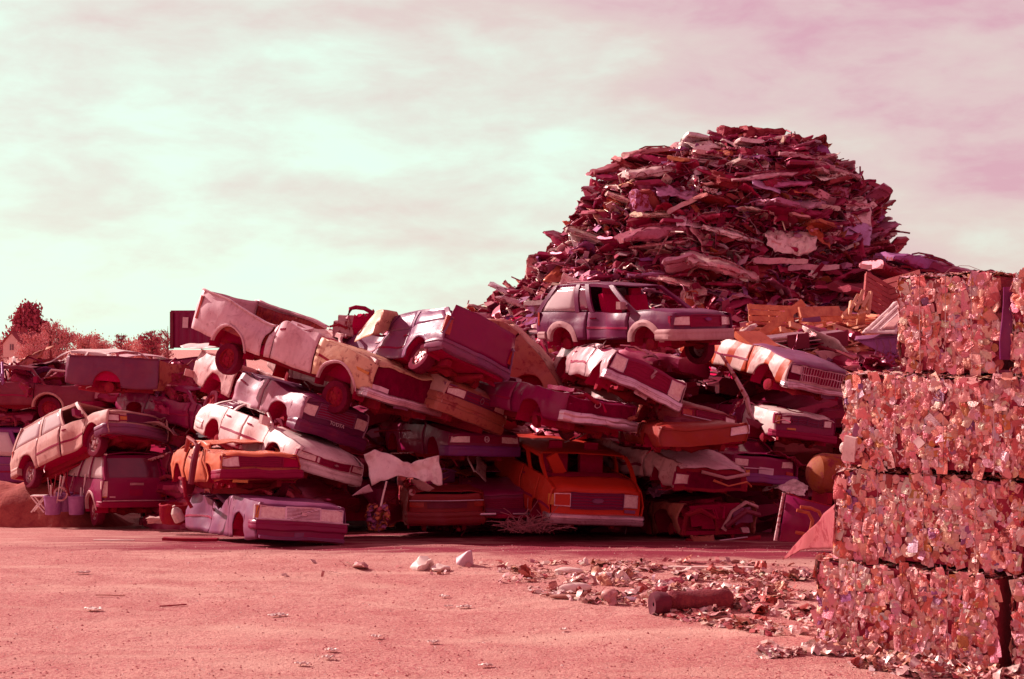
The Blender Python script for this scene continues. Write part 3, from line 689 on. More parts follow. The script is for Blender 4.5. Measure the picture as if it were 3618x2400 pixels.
vehicle('pickup_truck', 'dark maroon pickup with rusty wheel at the far left edge', 'truck', (-13.1, 38.4, 1.18, -8, 1, -3), dict(
    xf=2.3, xr=-2.5, W=1.8, sill=.42, wx=(-1.4, 1.0), ra=.42, rw=.35, belt=[(-2.5, 1.02), (-.6, 1.02), (.6, 1.0), (2.3, .95)], paint=MAROON, seed=19, cr=.03, panels=[('bed_side', -2.5, -.6), ('door', -.6, .6), ('front_fender', .6, 2.28)], hood=(.7, 2.3),
    arch_trim=.04, trim_mat=BEIGE, wheels=('fr', 'rr'), rim_mat=RUSTY, front_z=(.5, .95), fbumper=(.42, .58, .1, .1, PLAST), lights=[(-.8, -.5, .65, .82)], dents=[(1.2, -.3, 1, .6, 0, 0, -.08)],
    cab=dict(br=-.6, bf=.9, rr=-.4, rf=.4, zr=1.45, hw=.68, B=[], front_glass=None, mirror=(-1,), crown=.03)))
vehicle('car_shell', 'white roofed stripped car shell beside the torn purple pickup bed', 'car', (-11.0, 39.2, 1.75, -25, 3, 0), dict(
    xf=2.1, xr=-2.2, W=1.7, sill=.3, wx=(-1.3, 1.3), ra=.37, rw=.31, belt=[(-2.2, .88), (.8, .92), (2.1, .76)], paint=MAROON, seed=21, cr=.05, panel_paint={'roof': WHITE2}, panels=[('quarter_panel', -2.2, -.9), ('door', -.9, .1), ('door', .1, .85), ('front_fender', .86, 2.05)],
    bay=(.8, 2.1), front_z=(.4, .76), grille=(-.4, .4, .5, .68, 4, 'h'), cab=dict(br=-1.6, bf=.9, rr=-1.0, rf=.3, zr=1.28, hw=.6, B=[.45], crown=.03)))
vehicle('van', 'violet van with wide side windows half hidden below the maroon pickup', 'van', (-14.0, 38.6, -.75, -12, 0, 0), dict(
    xf=2.4, xr=-2.5, W=1.9, sill=.35, wx=(-1.5, 9), ra=.4, rw=.34, belt=[(-2.5, 1.05), (2.4, 1.02)], paint=VIOLET, seed=23, cr=.02, panels=[('side_panel', -2.5, -.8), ('door', -.8, .5), ('side_panel', .5, 2.38)], hatch=True, front_z=(.4, 1.0),
    tubes=[('trim', [(-2.4, -.97, .85), (2.2, -.96, .84)], .02, LILAC)], tails=[(-.9, -.75, .7, 1.0)],
    cab=dict(br=-2.4, bf=2.2, rr=-2.3, rf=1.7, zr=1.75, hw=.80, pw=.14, B=[.3, .55, .8], glass={0: GLASS, 1: DGLASS, 2: GLASS}, front_glass=DGLASS)))
vehicle('panel_van', 'pale pink van body lying in the back row behind the purple pickup bed', 'van', (-12.4, 43.0, 1.55, 172, -3, 0), dict(
    xf=2.7, xr=-2.6, W=1.9, sill=.45, wx=(-1.6, 1.75), ra=.48, rw=.36, belt=[(-2.6, 1.10), (0, 1.16), (2.7, .98)], paint=PT('sunlit_pink_paint', (.74, .44, .46), dirt=.3, rust=.1), seed=25, cr=.05, near=1, panels=[('quarter_panel', -2.6, -.9), ('door', -.9, .5), ('front_fender', .5, 2.65)],
    hood=(.9, 2.7), deck=(-2.6, -.9), front_z=(.6, .95), dents=[(-1, 0, 1.2, .8, 0, 0, -.15)]))
vehicle('truck_cab', 'small pink pickup cab with dark rear opening in the back row', 'truck', (-11.0, 42.0, 1.30, -60, 2, 0), dict(
    xf=1.2, xr=-1.2, W=1.7, sill=.4, wx=(-9, 9), ra=.3, rw=.3, belt=[(-1.2, 1.0), (1.2, 1.0)], paint=PT('cab_pink_paint', (.66, .36, .40), dirt=.3, rust=.1), seed=27, cr=.03, panels=[('door', -1.2, 1.2)], front_z=(.5, 1.0),
    cab=dict(br=-1.0, bf=1.1, rr=-.8, rf=.55, zr=1.58, hw=.66, B=[.5], pw=.1, crown=.07, front_glass=DGLASS, glass={0: DGLASS, 1: DGLASS})))
vehicle('pickup_bed', 'dark open pickup bed lying level beside the steel container', 'truck bed', (-9.0, 39.6, 1.78, -20, -2, 0), dict(
    xf=1.35, xr=-1.35, W=1.8, sill=.35, wx=(-9, 9), ra=.3, rw=.3, belt=[(-1.35, 1.0), (1.35, 1.08)], paint=NIGHT, seed=29, cr=.03, taper=0, nose_curve=.02, rake=0, panels=[('bed_side', -1.35, 1.35)], bed=(-1.3, 1.3, .5), front_z=(.4, 1.0)))
vehicle('sedan', 'dark flattened sedan under the open pickup bed near the container', 'car', (-9.0, 39.8, .75, -30, 2, 0), dict(
    xf=2.2, xr=-2.2, W=1.75, sill=.3, wx=(-1.3, 1.3), ra=.36, rw=.3, belt=[(-2.2, .85), (.8, .9), (2.2, .75)], paint=NIGHT, seed=31, cr=.06, panels=[('quarter_panel', -2.2, -.8), ('door', -.8, .8), ('front_fender', .8, 2.15)], hood=(.8, 2.2), front_z=(.35, .75), lights=[(-.75, -.45, .5, .64), (.45, .75, .5, .64)], fbumper=(.3, .45, .08, .1, CHROME),
    cab=dict(br=-1.5, bf=.9, rr=-1.2, rf=.4, zr=1.1, B=[.5])))
vehicle('sedan', 'maroon wreck with open sides between the left stack and the pale pickup', 'car', (-8.2, 34.5, -.2, -35, 4, 0), dict(
    xf=2.2, xr=-2.2, W=1.75, sill=.3, wx=(-1.3, 1.3), ra=.36, rw=.3, belt=[(-2.2, .85), (.8, .9), (2.2, .75)], paint=MAROON, seed=33, cr=.08, panels=[('quarter_panel', -2.2, -.8), ('door', -.8, .8), ('front_fender', .8, 2.15)], bay=(.8, 2.15), front_z=(.35, .75), fbumper=(.3, .45, .08, .1, CHROME),
    cab=dict(br=-1.5, bf=.9, rr=-1.2, rf=.4, zr=1.15, B=[.5], no_roof=True)))
vehicle('sedan', 'dark gutted sedan second from the ground behind the pale pickup tail', 'car', (-7.7, 34.4, 1.0, -42, 6, -4), dict(
    xf=2.2, xr=-2.2, W=1.75, sill=.3, wx=(-1.3, 1.3), ra=.36, rw=.3, belt=[(-2.2, .85), (.8, .9), (2.2, .75)], paint=NIGHT, seed=35, cr=.09, panels=[('quarter_panel', -2.2, -.8), ('door', -.8, .8), ('front_fender', .8, 2.15)], bay=(.8, 2.15), front_z=(.35, .75), bay_mat=STEEL,
    cab=dict(br=-1.5, bf=.9, rr=-1.2, rf=.4, zr=1.2, B=[.5])))

# ------------------------------------------------------------------ second stack (centre)
vehicle('sedan', 'big sedan with empty dark grille opening and pale hood edge, beside the white pickup fender', 'car', (-3.51, 29.11, 1.78, -57.1, 5.5, -15.4, .98, 1.38), dict(
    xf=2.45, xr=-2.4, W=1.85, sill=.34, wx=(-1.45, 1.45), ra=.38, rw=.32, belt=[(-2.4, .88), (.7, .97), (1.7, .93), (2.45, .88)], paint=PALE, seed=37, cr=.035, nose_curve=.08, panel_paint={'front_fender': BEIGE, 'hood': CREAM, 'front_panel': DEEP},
    panels=[('quarter_panel', -2.4, -.9), ('door', -.9, .7), ('front_fender', .72, 2.4)], hood=(.7, 2.45), hood_crown=.03, front_z=(.42, .84), cavity_shade=(-.80, .80, .46, .83), dents=[(1.5, .1, .95, .7, 0, 0, -.05), (2.2, .2, .9, .5, .0, 0, -.05)],
    lights=[(.56, .80, .56, .70)], bezel_mat=DARK, fbumper=(.36, .50, .10, .12, CHROME, .4, None, None, .012), patches=[('F', -.25, .1, .33, .47, 'number_plate', MAUVE), ('F', -.84, -.45, .50, .56, 'turn_signal', CHROME)],
    cab=dict(br=-1.6, bf=.8, rr=-1.3, rf=.3, zr=1.15, B=[.5])))
vehicle('sedan', 'rounded tan sedan nose with slim headlights and deep bumper, beside the gutted big sedan', 'car', (-2.18, 29.2, 1.63, -53.9, 5.6, -19.8, .96, 1.20), dict(
    xf=2.35, xr=-2.3, W=1.8, sill=.26, wx=(-1.4, 1.4), ra=.37, rw=.31, belt=[(-2.3, .85), (.8, .93), (1.7, .84), (2.35, .74)], paint=BEIGE, seed=39, cr=.018, nose_curve=.22, taper=.12, panel_paint={'front_panel': MAUVE, 'hood': TAN},
    panels=[('quarter_panel', -2.3, -.8), ('door', -.8, .8), ('front_fender', .8, 2.25)], hood=(.8, 2.35), front_z=(.5, .74), lights=[(-.76, -.40, .58, .70), (.40, .76, .58, .70)], grille=(-.37, .37, .58, .70, 2, 'h'), slat_mat=PLUM, emblem=('ring', 0, .64, .05), fbumper=(.26, .56, .08, .16, TAN, .5, None, None, .02),
    cab=dict(br=-1.6, bf=.85, rr=-1.2, rf=.3, zr=1.1, B=[.5])))
vehicle('minivan', 'plum minivan showing its open tailgate and long rear bumper on top of the centre stack', 'car', (-2.13, 28.09, 2.34, 128.9, 4.6, 23.3, .98, .95), dict(
    xf=2.1, xr=-2.2, W=1.80, sill=.32, wx=(-1.38, 1.4), ra=.38, rw=.32, belt=[(-2.2, 1.02), (1.0, 1.0), (2.1, .85)], paint=PT('plum_van_paint', (.21, .05, .14), dirt=.3, rust=.06, rough=.34, spec=.5), seed=41, cr=.05, near=1, hatch=False, panel_paint={'tailgate': NIGHT}, rear_z=(.62, 1.34),
    panels=[('quarter_panel', -2.2, -.85), ('door', -.85, .2), ('door', .2, 1.1), ('front_fender', 1.1, 2.05)], hood=(1.1, 2.1), front_z=(.4, .85), dents=[(-.6, .88, .8, .4, 0, -.18, -.05), (.4, .9, .9, .4, 0, -.2, -.1)],
    tails=[(.74, .90, .72, 1.08), (-.90, -.78, .72, 1.05)], rbumper=(.40, .62, .08, .16, MAUVE, .5, None, None, .015), wheels=('rl', 'fl'), rim_mat=STEEL, tubes=[('roll_hoop', [(-1.2, .6, 1.2), (-1.2, .62, 1.42), (-1.05, .55, 1.44), (-1.0, .5, 1.2)], .03, STEEL)],
    cab=dict(br=-2.15, bf=1.1, rr=-1.75, rf=.5, zr=1.36, hw=.74, pw=.13, B=[.38, .7], glass={0: 'P', 1: 'P'}, crown=.0)))
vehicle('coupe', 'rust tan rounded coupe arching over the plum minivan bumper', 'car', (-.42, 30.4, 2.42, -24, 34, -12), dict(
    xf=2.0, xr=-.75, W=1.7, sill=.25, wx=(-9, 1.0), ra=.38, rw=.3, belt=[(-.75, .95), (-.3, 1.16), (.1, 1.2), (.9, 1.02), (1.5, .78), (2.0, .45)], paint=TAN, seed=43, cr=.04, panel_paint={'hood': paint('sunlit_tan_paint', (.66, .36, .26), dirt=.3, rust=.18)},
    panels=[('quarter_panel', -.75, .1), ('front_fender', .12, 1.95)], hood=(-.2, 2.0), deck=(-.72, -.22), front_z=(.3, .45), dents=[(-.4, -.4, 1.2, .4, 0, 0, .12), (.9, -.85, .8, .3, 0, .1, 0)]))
vehicle('hatchback', 'almost black hatchback with two clear headlights deep in the centre stack shade', 'car', (-1.39, 30.22, .69, -66.2, -1.5, -2.9, .96, .96), dict(
    xf=2.2, xr=-1.9, W=1.7, sill=.25, wx=(-1.25, 1.3), ra=.34, rw=.29, belt=[(-1.9, .85), (.8, .88), (2.2, .72)], paint=NIGHT, seed=45, cr=.025, nose_curve=.12, panels=[('quarter_panel', -1.9, -.7), ('door', -.7, .75), ('front_fender', .76, 2.15)], hood=(.75, 2.2), front_z=(.4, .72),
    lights=[(-.78, -.36, .54, .67), (.36, .78, .54, .67)], grille=(-.34, .34, .55, .67, 3, 'h'), emblem=('H', 0, .62, .08), fbumper=(.26, .48, .08, .14, VIOLET, .4), cab=dict(br=-1.5, bf=.8, rr=-1.2, rf=.3, zr=1.05, B=[.5])))
vehicle('hatchback', 'red car with thin chrome tail strip on the ground beneath the crumpled white hood', 'car', (-1.55, 29.9, -.50, 97, -2, 0, .94, .94), dict(
    xf=2.0, xr=-2.15, W=1.7, sill=.22, wx=(-1.2, 1.3), ra=.34, rw=.28, belt=[(-2.15, .93), (1.0, .95), (2.0, .8)], paint=RED, seed=47, cr=.03, near=1, panels=[('quarter_panel', -2.15, -.7), ('door', -.7, .7), ('front_fender', .7, 1.95)], deck=(-2.1, -1.2), hood=(.8, 2.0), rear_z=(.3, .93),
    rbumper=(.30, .56, .10, .16, PT('dull_red_plastic', (.28, .02, .022), dirt=.25, rust=.06), .4), tubes=[('trim', [(-2.2, -.78, .80), (-2.22, 0, .80), (-2.2, .78, .80)], .014, CHROME)],
    tails=[(-.80, -.60, .66, .76), (.45, .75, .66, .76)], patches=[('R', -.45, .38, .64, .77, 'number_plate_recess', MAROON)], cab=dict(br=-1.3, bf=.9, rr=-1.0, rf=.4, zr=1.05, B=[.5], no_roof=True)))
vehicle('sedan', 'black sedan nose with chrome bumper strip beside the orange van', 'car', (-.30, 30.3, -.45, -88, 2, .5, .97, 1.0), dict(
    xf=2.25, xr=-2.2, W=1.75, sill=.24, wx=(-1.3, 1.35), ra=.35, rw=.3, belt=[(-2.2, .85), (.8, .93), (2.25, .80)], paint=NIGHT, seed=49, cr=.045, nose_curve=.08, panels=[('quarter_panel', -2.2, -.8), ('door', -.8, .8), ('front_fender', .8, 2.2)], hood=(.8, 2.25), front_z=(.35, .8),
    lights=[(-.74, -.52, .54, .70), (.50, .74, .56, .68)], grille=(-.45, .45, .54, .70, 4, 'h'), fbumper=(.34, .42, .12, .1, DARK, .3), tubes=[('bumper_strip', [(2.36, -.80, .44), (2.40, -.1, .44)], .035, CHROME), ('bumper_strip', [(2.4, .25, .43), (2.36, .6, .42)], .02, CHROME)],
    cab=dict(br=-1.5, bf=.8, rr=-1.2, rf=.3, zr=1.0, B=[.5])))
vehicle('sedan', 'dark crumpled sedan buried under the tan sedan nose', 'car', (-2.5, 32.5, .75, -55, 4, -8), dict(
    xf=2.3, xr=-2.2, W=1.8, sill=.3, wx=(-1.3, 1.3), ra=.36, rw=.3, belt=[(-2.2, .85), (.8, .93), (2.3, .8)], paint=MAROON, seed=51, cr=.09, panels=[('quarter_panel', -2.2, -.8), ('door', -.8, .8), ('front_fender', .8, 2.2)], hood=(.8, 2.3), front_z=(.35, .8), lights=[(.5, .74, .56, .68)], cab=dict(br=-1.5, bf=.8, rr=-1.2, rf=.3, zr=1.1, B=[.5])))
vehicle('sedan', 'dark flattened sedan between the orange hatchback stack and the red tail', 'car', (-3.2, 33.0, -.75, -60, 0, 0), dict(
    xf=2.3, xr=-2.2, W=1.8, sill=.25, wx=(-1.3, 1.3), ra=.36, rw=.3, belt=[(-2.2, .85), (.8, .93), (2.3, .8)], paint=NIGHT, seed=53, cr=.09, panels=[('quarter_panel', -2.2, -.8), ('door', -.8, .8), ('front_fender', .8, 2.2)], hood=(.8, 2.3), front_z=(.35, .8), cab=dict(br=-1.5, bf=.8, rr=-1.2, rf=.3, zr=1.2, B=[.5])))

# ------------------------------------------------------------------ third stack
vehicle('van', 'orange red van with crushed roof, missing windshield and chrome bumper on the ground', 'van', (.98, 28.9, -.40, -76, 3, -3.5, .97, .95), dict(
    xf=2.4, xr=-2.3, W=1.98, sill=.38, wx=(-1.6, 1.5), ra=.40, rw=.35, belt=[(-2.3, 1.25), (1.2, 1.25), (1.9, 1.22), (2.4, 1.06)], paint=VANRED, seed=55, cr=.02, nose_curve=.10, taper=.05, panels=[('side_panel', -2.3, .2), ('door', .22, 1.45), ('front_fender', 1.47, 2.36)], hood=(1.75, 2.4), hood_crown=.03,
    front_z=(.58, 1.06), lights=[(-.84, -.56, .76, .98, 'white'), (.56, .82, .76, .98)], bezel_mat=CHROME, grille=(-.53, .53, .72, 1.0, 5, 'h'), slat_mat=PLUM, emblem=('oval', .0, .87, .11), emblem_mat=MAUVE, writing=[('Ford', 'F', 0, .87, .085, WHITE_T)],
    fbumper=(.40, .60, .12, .14, CHROME, .35, None, None, .02), patches=[('F', -.97, -.86, .76, .98, 'marker_light', AMBER), ('F', .58, .80, .64, .70, 'turn_signal', LILAC)], dents=[(1.6, -.5, 1.2, .5, 0, 0, -.03)],
    hollow=(-2.0, 1.8), cab=dict(br=-2.2, bf=1.85, rr=-2.1, rf=1.25, zr=1.66, hw=.90, pw=.16, B=[.35, .72], crown=.03, glass={0: 'P'}, seats=True),
    boxes=[('torn_pillar', (1.40, -.60, 1.46), (.10, .24, .44), (.55, .1, 0), VANRED), ('crushed_dash', (1.5, 0, 1.2), (.4, 1.5, .16), (0, .1, 0), DARK)]))
vehicle('pickup_truck', 'dark truck with long dented chrome bumper above the orange van roof', 'truck', (.26, 28.02, 1.41, -58.7, 3.1, -11), dict(
    xf=2.4, xr=-2.2, W=1.85, sill=.42, wx=(-1.4, 1.4), ra=.40, rw=.34, belt=[(-2.2, 1.0), (.7, 1.0), (2.4, .92)], paint=NIGHT, seed=57, cr=.06, nose_curve=.10, panels=[('quarter_panel', -2.2, -.7), ('door', -.7, .7), ('front_fender', .7, 2.35)], bay=(.7, 2.35), bay_mat=INNER,
    front_z=(.62, .92), cavity_shade=(-.8, .8, .64, .9), fbumper=(.44, .64, .12, .16, CHROME, .08), emblem=('ring', -.2, .82, .06), tubes=[('radiator_hose', [(2.1, -.5, .9), (2.3, -.4, 1.0), (2.45, -.2, .85)], .035, RUSTY), ('torn_bracket', [(2.2, .7, .6), (2.5, .75, .75), (2.5, .8, 1.0)], .05, TAN)],
    cab=dict(br=-.7, bf=.75, rr=-.5, rf=.4, zr=1.1, B=[.5], no_roof=True)))
vehicle('pickup_truck', 'boxy truck front with square headlight frames and tilted pale bumper below the plum suv', 'truck', (1.77, 28.25, 1.96, -76.8, .8, -23.4, .84, .95), dict(
    xf=2.4, xr=-2.4, W=1.95, sill=.44, wx=(-1.5, 1.5), ra=.44, rw=.36, belt=[(-2.4, 1.02), (.8, 1.06), (2.4, 1.0)], paint=PT('silver_pink_paint', (.58, .36, .38), dirt=.2, rust=.12, rough=.3, metal=.3), seed=59, cr=.06, nose_curve=.06, taper=.04, panels=[('bed_side', -2.4, -.6), ('door', -.6, .8), ('front_fender', .8, 2.36)], bay=(.8, 2.35), bay_mat=STEEL,
    panel_paint={'front_panel': NIGHT}, front_z=(.62, 1.0), lights=[(-.86, -.56, .68, .94), (.56, .86, .68, .94)], bezel_mat=CHROME, grille=(-.50, .50, .66, .92, 4, 'h'), fbumper=(.42, .62, .14, .14, CHROME, .25, None, None, .012), patches=[('F', -.2, .15, .36, .5, 'number_plate', STEEL), ('F', .56, .86, .63, .68, 'turn_signal', LAMP)],
    dents=[(1.6, -.9, 1.0, .5, 0, .15, .05), (1.2, -.8, .9, .4, -.1, .1, -.1)], cab=dict(br=-.6, bf=.9, rr=-.4, rf=.4, zr=1.2, B=[.5], no_roof=True)))
vehicle('suv', 'plum two door suv with pale wheel arches sitting level on top of the third stack', 'car', (2.43, 28.6, 2.93, -52.6, .3, 1.2, .96, .91), dict(
    xf=2.2, xr=-2.15, W=1.78, sill=.46, wx=(-1.3, 1.3), ra=.40, rw=.36, belt=[(-2.15, 1.08), (.8, 1.04), (1.5, 1.06), (2.2, .98)], paint=PLUM, seed=61, cr=.012, nose_curve=.22, taper=.12, hatch=True,
    panels=[('quarter_panel', -2.15, -.52), ('door', -.5, .86), ('front_fender', .88, 2.1)], hood=(.95, 2.15), hood_lift=.03, hood_crown=.03, arch_trim=.12, trim_mat=CLAD, front_z=(.66, .96),
    dents=[(-.9, -.9, .95, .32, 0, .10, -.02), (-.1, -.9, .80, .34, 0, .15, 0), (.5, -.9, .92, .25, 0, -.05, 0), (.5, 0, 1.5, .7, -.1, 0, -.15)],
    lights=[(-.82, -.44, .76, .93), (.44, .82, .76, .93)], grille=(-.40, .40, .74, .95, 2, 'h'), emblem=('oval', 0, .87, .08), emblem_mat=VIOLET, fbumper=(.44, .68, .10, .16, CLAD, .45, None, None, .0), rbumper=(.46, .64, .06, .12, CLAD, .3),
    patches=[('F', -.28, .32, .50, .60, 'bumper_slot', DARK)], tails=[(-.88, -.76, .78, 1.08)], wheels=('fl',), wheel_drop=.1, rear_window=(.6, 1.15, 1.55), rear_glass=GLASS, tubes=[('wiper', [(1.0, -.3, 1.13), (1.15, .4, 1.14)], .015, STEEL), ('roof_rail', [(-1.4, -.6, 1.74), (-.3, -.62, 1.75)], .018, PLAST)],
    cab=dict(br=-2.15, bf=1.0, rr=-1.62, rf=.15, zr=1.70, hw=.68, pw=.15, B=[.40, .56], glass={0: GLASS, 1: DGLASS}, mirror=(-1,), mirror_mat=CLAD, seats=True, crown=.04)))
vehicle('sedan', 'dark red sedan with thin chrome trim line, jammed beside the tilted boxy truck front', 'car', (2.36, 28.6, 1.42, -53.2, 2.6, -11.7, .95, .87), dict(
    xf=2.3, xr=-2.2, W=1.75, sill=.28, wx=(-1.3, 1.35), ra=.36, rw=.3, belt=[(-2.2, .85), (.8, .92), (2.3, .76)], paint=PT('deep_red_paint', (.26, .018, .022), dirt=.2, rust=.12), seed=63, cr=.05, nose_curve=.10, panels=[('quarter_panel', -2.2, -.8), ('door', -.8, .8), ('front_fender', .8, 2.25)], hood=(.8, 2.3), front_z=(.4, .76),
    lights=[(.45, .76, .57, .70), (-.76, -.5, .57, .7, 'red')], grille=(-.40, .40, .58, .70, 2, 'h'), fbumper=(.28, .48, .09, .14, MAROON, .4), tubes=[('trim', [(2.34, -.82, .53), (2.46, 0, .53), (2.34, .82, .53)], .014, CHROME)], cab=dict(br=-1.5, bf=.8, rr=-1.2, rf=.3, zr=1.1, B=[.5])))
vehicle('hatchback', 'flattened orange red car front with one corner headlight above the smashed white fender', 'car', (3.18, 27.6, 1.06, -83.7, -2, .5, .96, .84), dict(
    xf=2.3, xr=-2.1, W=1.75, sill=.32, wx=(-1.3, 1.3), ra=.34, rw=.3, belt=[(-2.1, .80), (.8, .86), (2.3, .78)], paint=PT('signal_red_paint', (.30, .022, .010), dirt=.15, rust=.12), seed=65, cr=.05, nose_curve=.12, squash=(.3, .9), panels=[('quarter_panel', -2.1, -.8), ('door', -.8, .8), ('front_fender', .8, 2.25)], hood=(.8, 2.3), front_z=(.38, .78),
    lights=[(.52, .82, .54, .70)], bezel_mat=CHROME, dents=[(2.2, -.5, .5, .5, -.05, 0, -.06), (2.3, .8, .6, .4, 0, .1, .10)], cab=dict(br=-1.5, bf=.8, rr=-1.2, rf=.3, zr=.95, B=[.5])))
vehicle('sedan', 'smashed white fronted sedan with peeled fender, second layer right of the orange van', 'car', (3.05, 28.9, .30, -70, 3, -3), dict(
    xf=2.2, xr=-2.1, W=1.7, sill=.30, wx=(-1.3, 1.35), ra=.30, rw=.28, belt=[(-2.1, .78), (.8, .84), (2.2, .74)], paint=PALE, seed=67, cr=.10, nose_curve=.10, panel_paint={'hood': WHITE, 'front_panel': RUSTY}, panels=[('quarter_panel', -2.1, -.8), ('door', -.8, .8), ('front_fender', .8, 2.1)], hood=(.9, 2.2), front_z=(.3, .70), cavity_shade=(-.6, .6, .36, .62),
    lights=[(-.80, -.55, .42, .56)], dents=[(2.1, -.3, .5, .5, -.2, 0, 0), (1.9, .5, .7, .4, -.1, 0, -.05)], tubes=[('bent_bar', [(2.2, -.3, .62), (2.28, .2, .58), (2.2, .8, .64)], .03, PALE), ('wiring', [(2.25, -.1, .5), (2.35, .2, .42), (2.3, .6, .5), (2.2, .8, .42)], .02, ORANGE)]))
vehicle('car_chassis', 'rust brown stripped car skeleton with open wheel arches beside the orange van', 'car', (3.35, 29.2, -.72, -72, 0, 0), dict(
    xf=2.1, xr=-2.1, W=1.75, sill=.26, wx=(-1.3, 1.3), ra=.42, rw=.34, belt=[(-2.1, .8), (.8, .92), (2.1, .86)], paint=TAN, seed=69, cr=.12, nose_curve=.04, panels=[('quarter_panel', -2.1, -.8), ('inner_fender', .7, 2.05)], bay=(.7, 2.05), no_front=True, bay_mat=DARK,
    tubes=[('fender_arch', [(2.1, -.8, .35), (2.15, -.72, .68), (2.15, -.45, .82), (2.15, -.15, .66), (2.1, -.05, .35)], .05, RUSTY), ('fender_arch', [(2.1, .1, .4), (2.2, .25, .70), (2.2, .52, .86), (2.15, .8, .80)], .035, PALE), ('cross_member', [(2.2, -.8, .22), (2.22, .0, .2), (2.2, .85, .24)], .05, RUSTY), ('chrome_strip', [(2.28, -.1, .26), (2.28, .5, .28)], .018, CHROME), ('bent_bar', [(2.2, .1, .45), (2.25, .5, .72), (2.2, .8, .66)], .05, MAROON)],
    boxes=[('torn_panel', (2.2, .45, .62), (.06, .34, .22), (.3, .2, 0), MAUVE), ('torn_panel', (2.25, -.5, .25), (.05, .5, .2), (.1, .1, 0), TAN), ('bracket', (2.2, .5, .4), (.08, .16, .08), (.3, 0, 0), STEEL)]))
vehicle('pickup_truck', 'orange and white striped pickup front with egg crate chrome grille beside the can bales', 'truck', (5.25, 31.0, 2.20, -64.2, 9.6, -9.8, .90, .85), dict(
    xf=2.4, xr=-2.4, W=2.0, sill=.50, wx=(-1.5, 1.5), ra=.46, rw=.38, belt=[(-2.4, 1.12), (.8, 1.20), (1.7, 1.16), (2.4, 1.08)], paint=PT('striped_orange_paint', (.80, .52, .48), dirt=.15, rust=.10, stripe=(.52, .065, .025)), seed=71, cr=.05, nose_curve=.06, taper=.04, panel_paint={'hood': LILAC}, panels=[('bed_side', -2.4, -.6), ('door', -.6, .8), ('front_fender', .8, 2.36)], hood=(.75, 2.4), hood_lift=.04,
    front_z=(.62, 1.06), cavity_shade=(-.92, .92, .66, 1.04), lights=[(-.88, -.66, .84, 1.0), (.68, .88, .80, .98)], bezel_mat=CHROME, grille=(-.62, .66, .68, 1.02, 16, 'v'), slat_mat=CHROME, fbumper=(.46, .62, .12, .14, CHROME, .25), patches=[('F', .1, .5, .38, .5, 'number_plate', MAUVE)],
    dents=[(1.2, -.95, 1.0, .4, 0, .12, .05)], boxes=[('crushed_cab', (.3, -.5, 1.3), (.8, .8, .16), (.2, .3, .2), ORANGE), ('crushed_cab', (-.2, .3, 1.3), (.9, 1.0, .12), (-.1, .1, .4), WHITE2)]))
vehicle('pickup_truck', 'white hooded dark pickup with amber corner marker, below the striped truck', 'truck', (5.25, 30.8, .95, -70, -.3, -8.2, .89, .89), dict(
    xf=2.25, xr=-2.3, W=1.7, sill=.38, wx=(-1.4, 1.4), ra=.38, rw=.33, belt=[(-2.3, .98), (.8, 1.02), (2.25, .92)], paint=NIGHT, seed=73, cr=.045, nose_curve=.08, panel_paint={'hood': WHITE2, ('front_fender', -1): WHITE2}, panels=[('bed_side', -2.3, -.6), ('door', -.6, .8), ('front_fender', .8, 2.2)], hood=(.8, 2.2), front_z=(.5, .92),
    lights=[(-.82, -.68, .70, .88, 'amber'), (-.64, -.44, .72, .86), (.46, .66, .72, .86)], grille=(-.40, .42, .72, .86, 3, 'hv'), slat_mat=PLUM, fbumper=(.36, .54, .1, .12, PLAST), patches=[('F', -.5, -.3, .56, .61, 'turn_signal', AMBER)], cab=dict(br=-.6, bf=.85, rr=-.4, rf=.4, zr=1.15, B=[.5])))
vehicle('sedan', 'dark sedan tail with tilted white number plate near the yellow tank', 'car', (3.95, 30.2, .18, 118, -1, 5), dict(
    xf=2.2, xr=-2.2, W=1.72, sill=.26, wx=(-1.3, 1.3), ra=.35, rw=.3, belt=[(-2.2, .84), (.8, .88), (2.2, .75)], paint=NIGHT, seed=75, cr=.03, near=1, panels=[('quarter_panel', -2.2, -.8), ('door', -.8, .8), ('front_fender', .8, 2.15)], deck=(-2.15, -1.2), rear_z=(.4, .84), rbumper=(.34, .52, .10, .12, VIOLET, .4), tubes=[('trim', [(-2.30, .75, .62), (-2.32, -.1, .62)], .012, CHROME)],
    tails=[(.42, .72, .66, .78, 'lamp'), (-.72, -.42, .66, .78, 'lamp'), (.36, .60, .50, .58, 'amber'), (-.74, -.56, .52, .58)], patches=[('R', -.20, .16, .46, .64, 'number_plate', WHITE_T)], cab=dict(br=-1.5, bf=.8, rr=-1.2, rf=.3, zr=1.15, B=[.5], back_glass=DGLASS)))

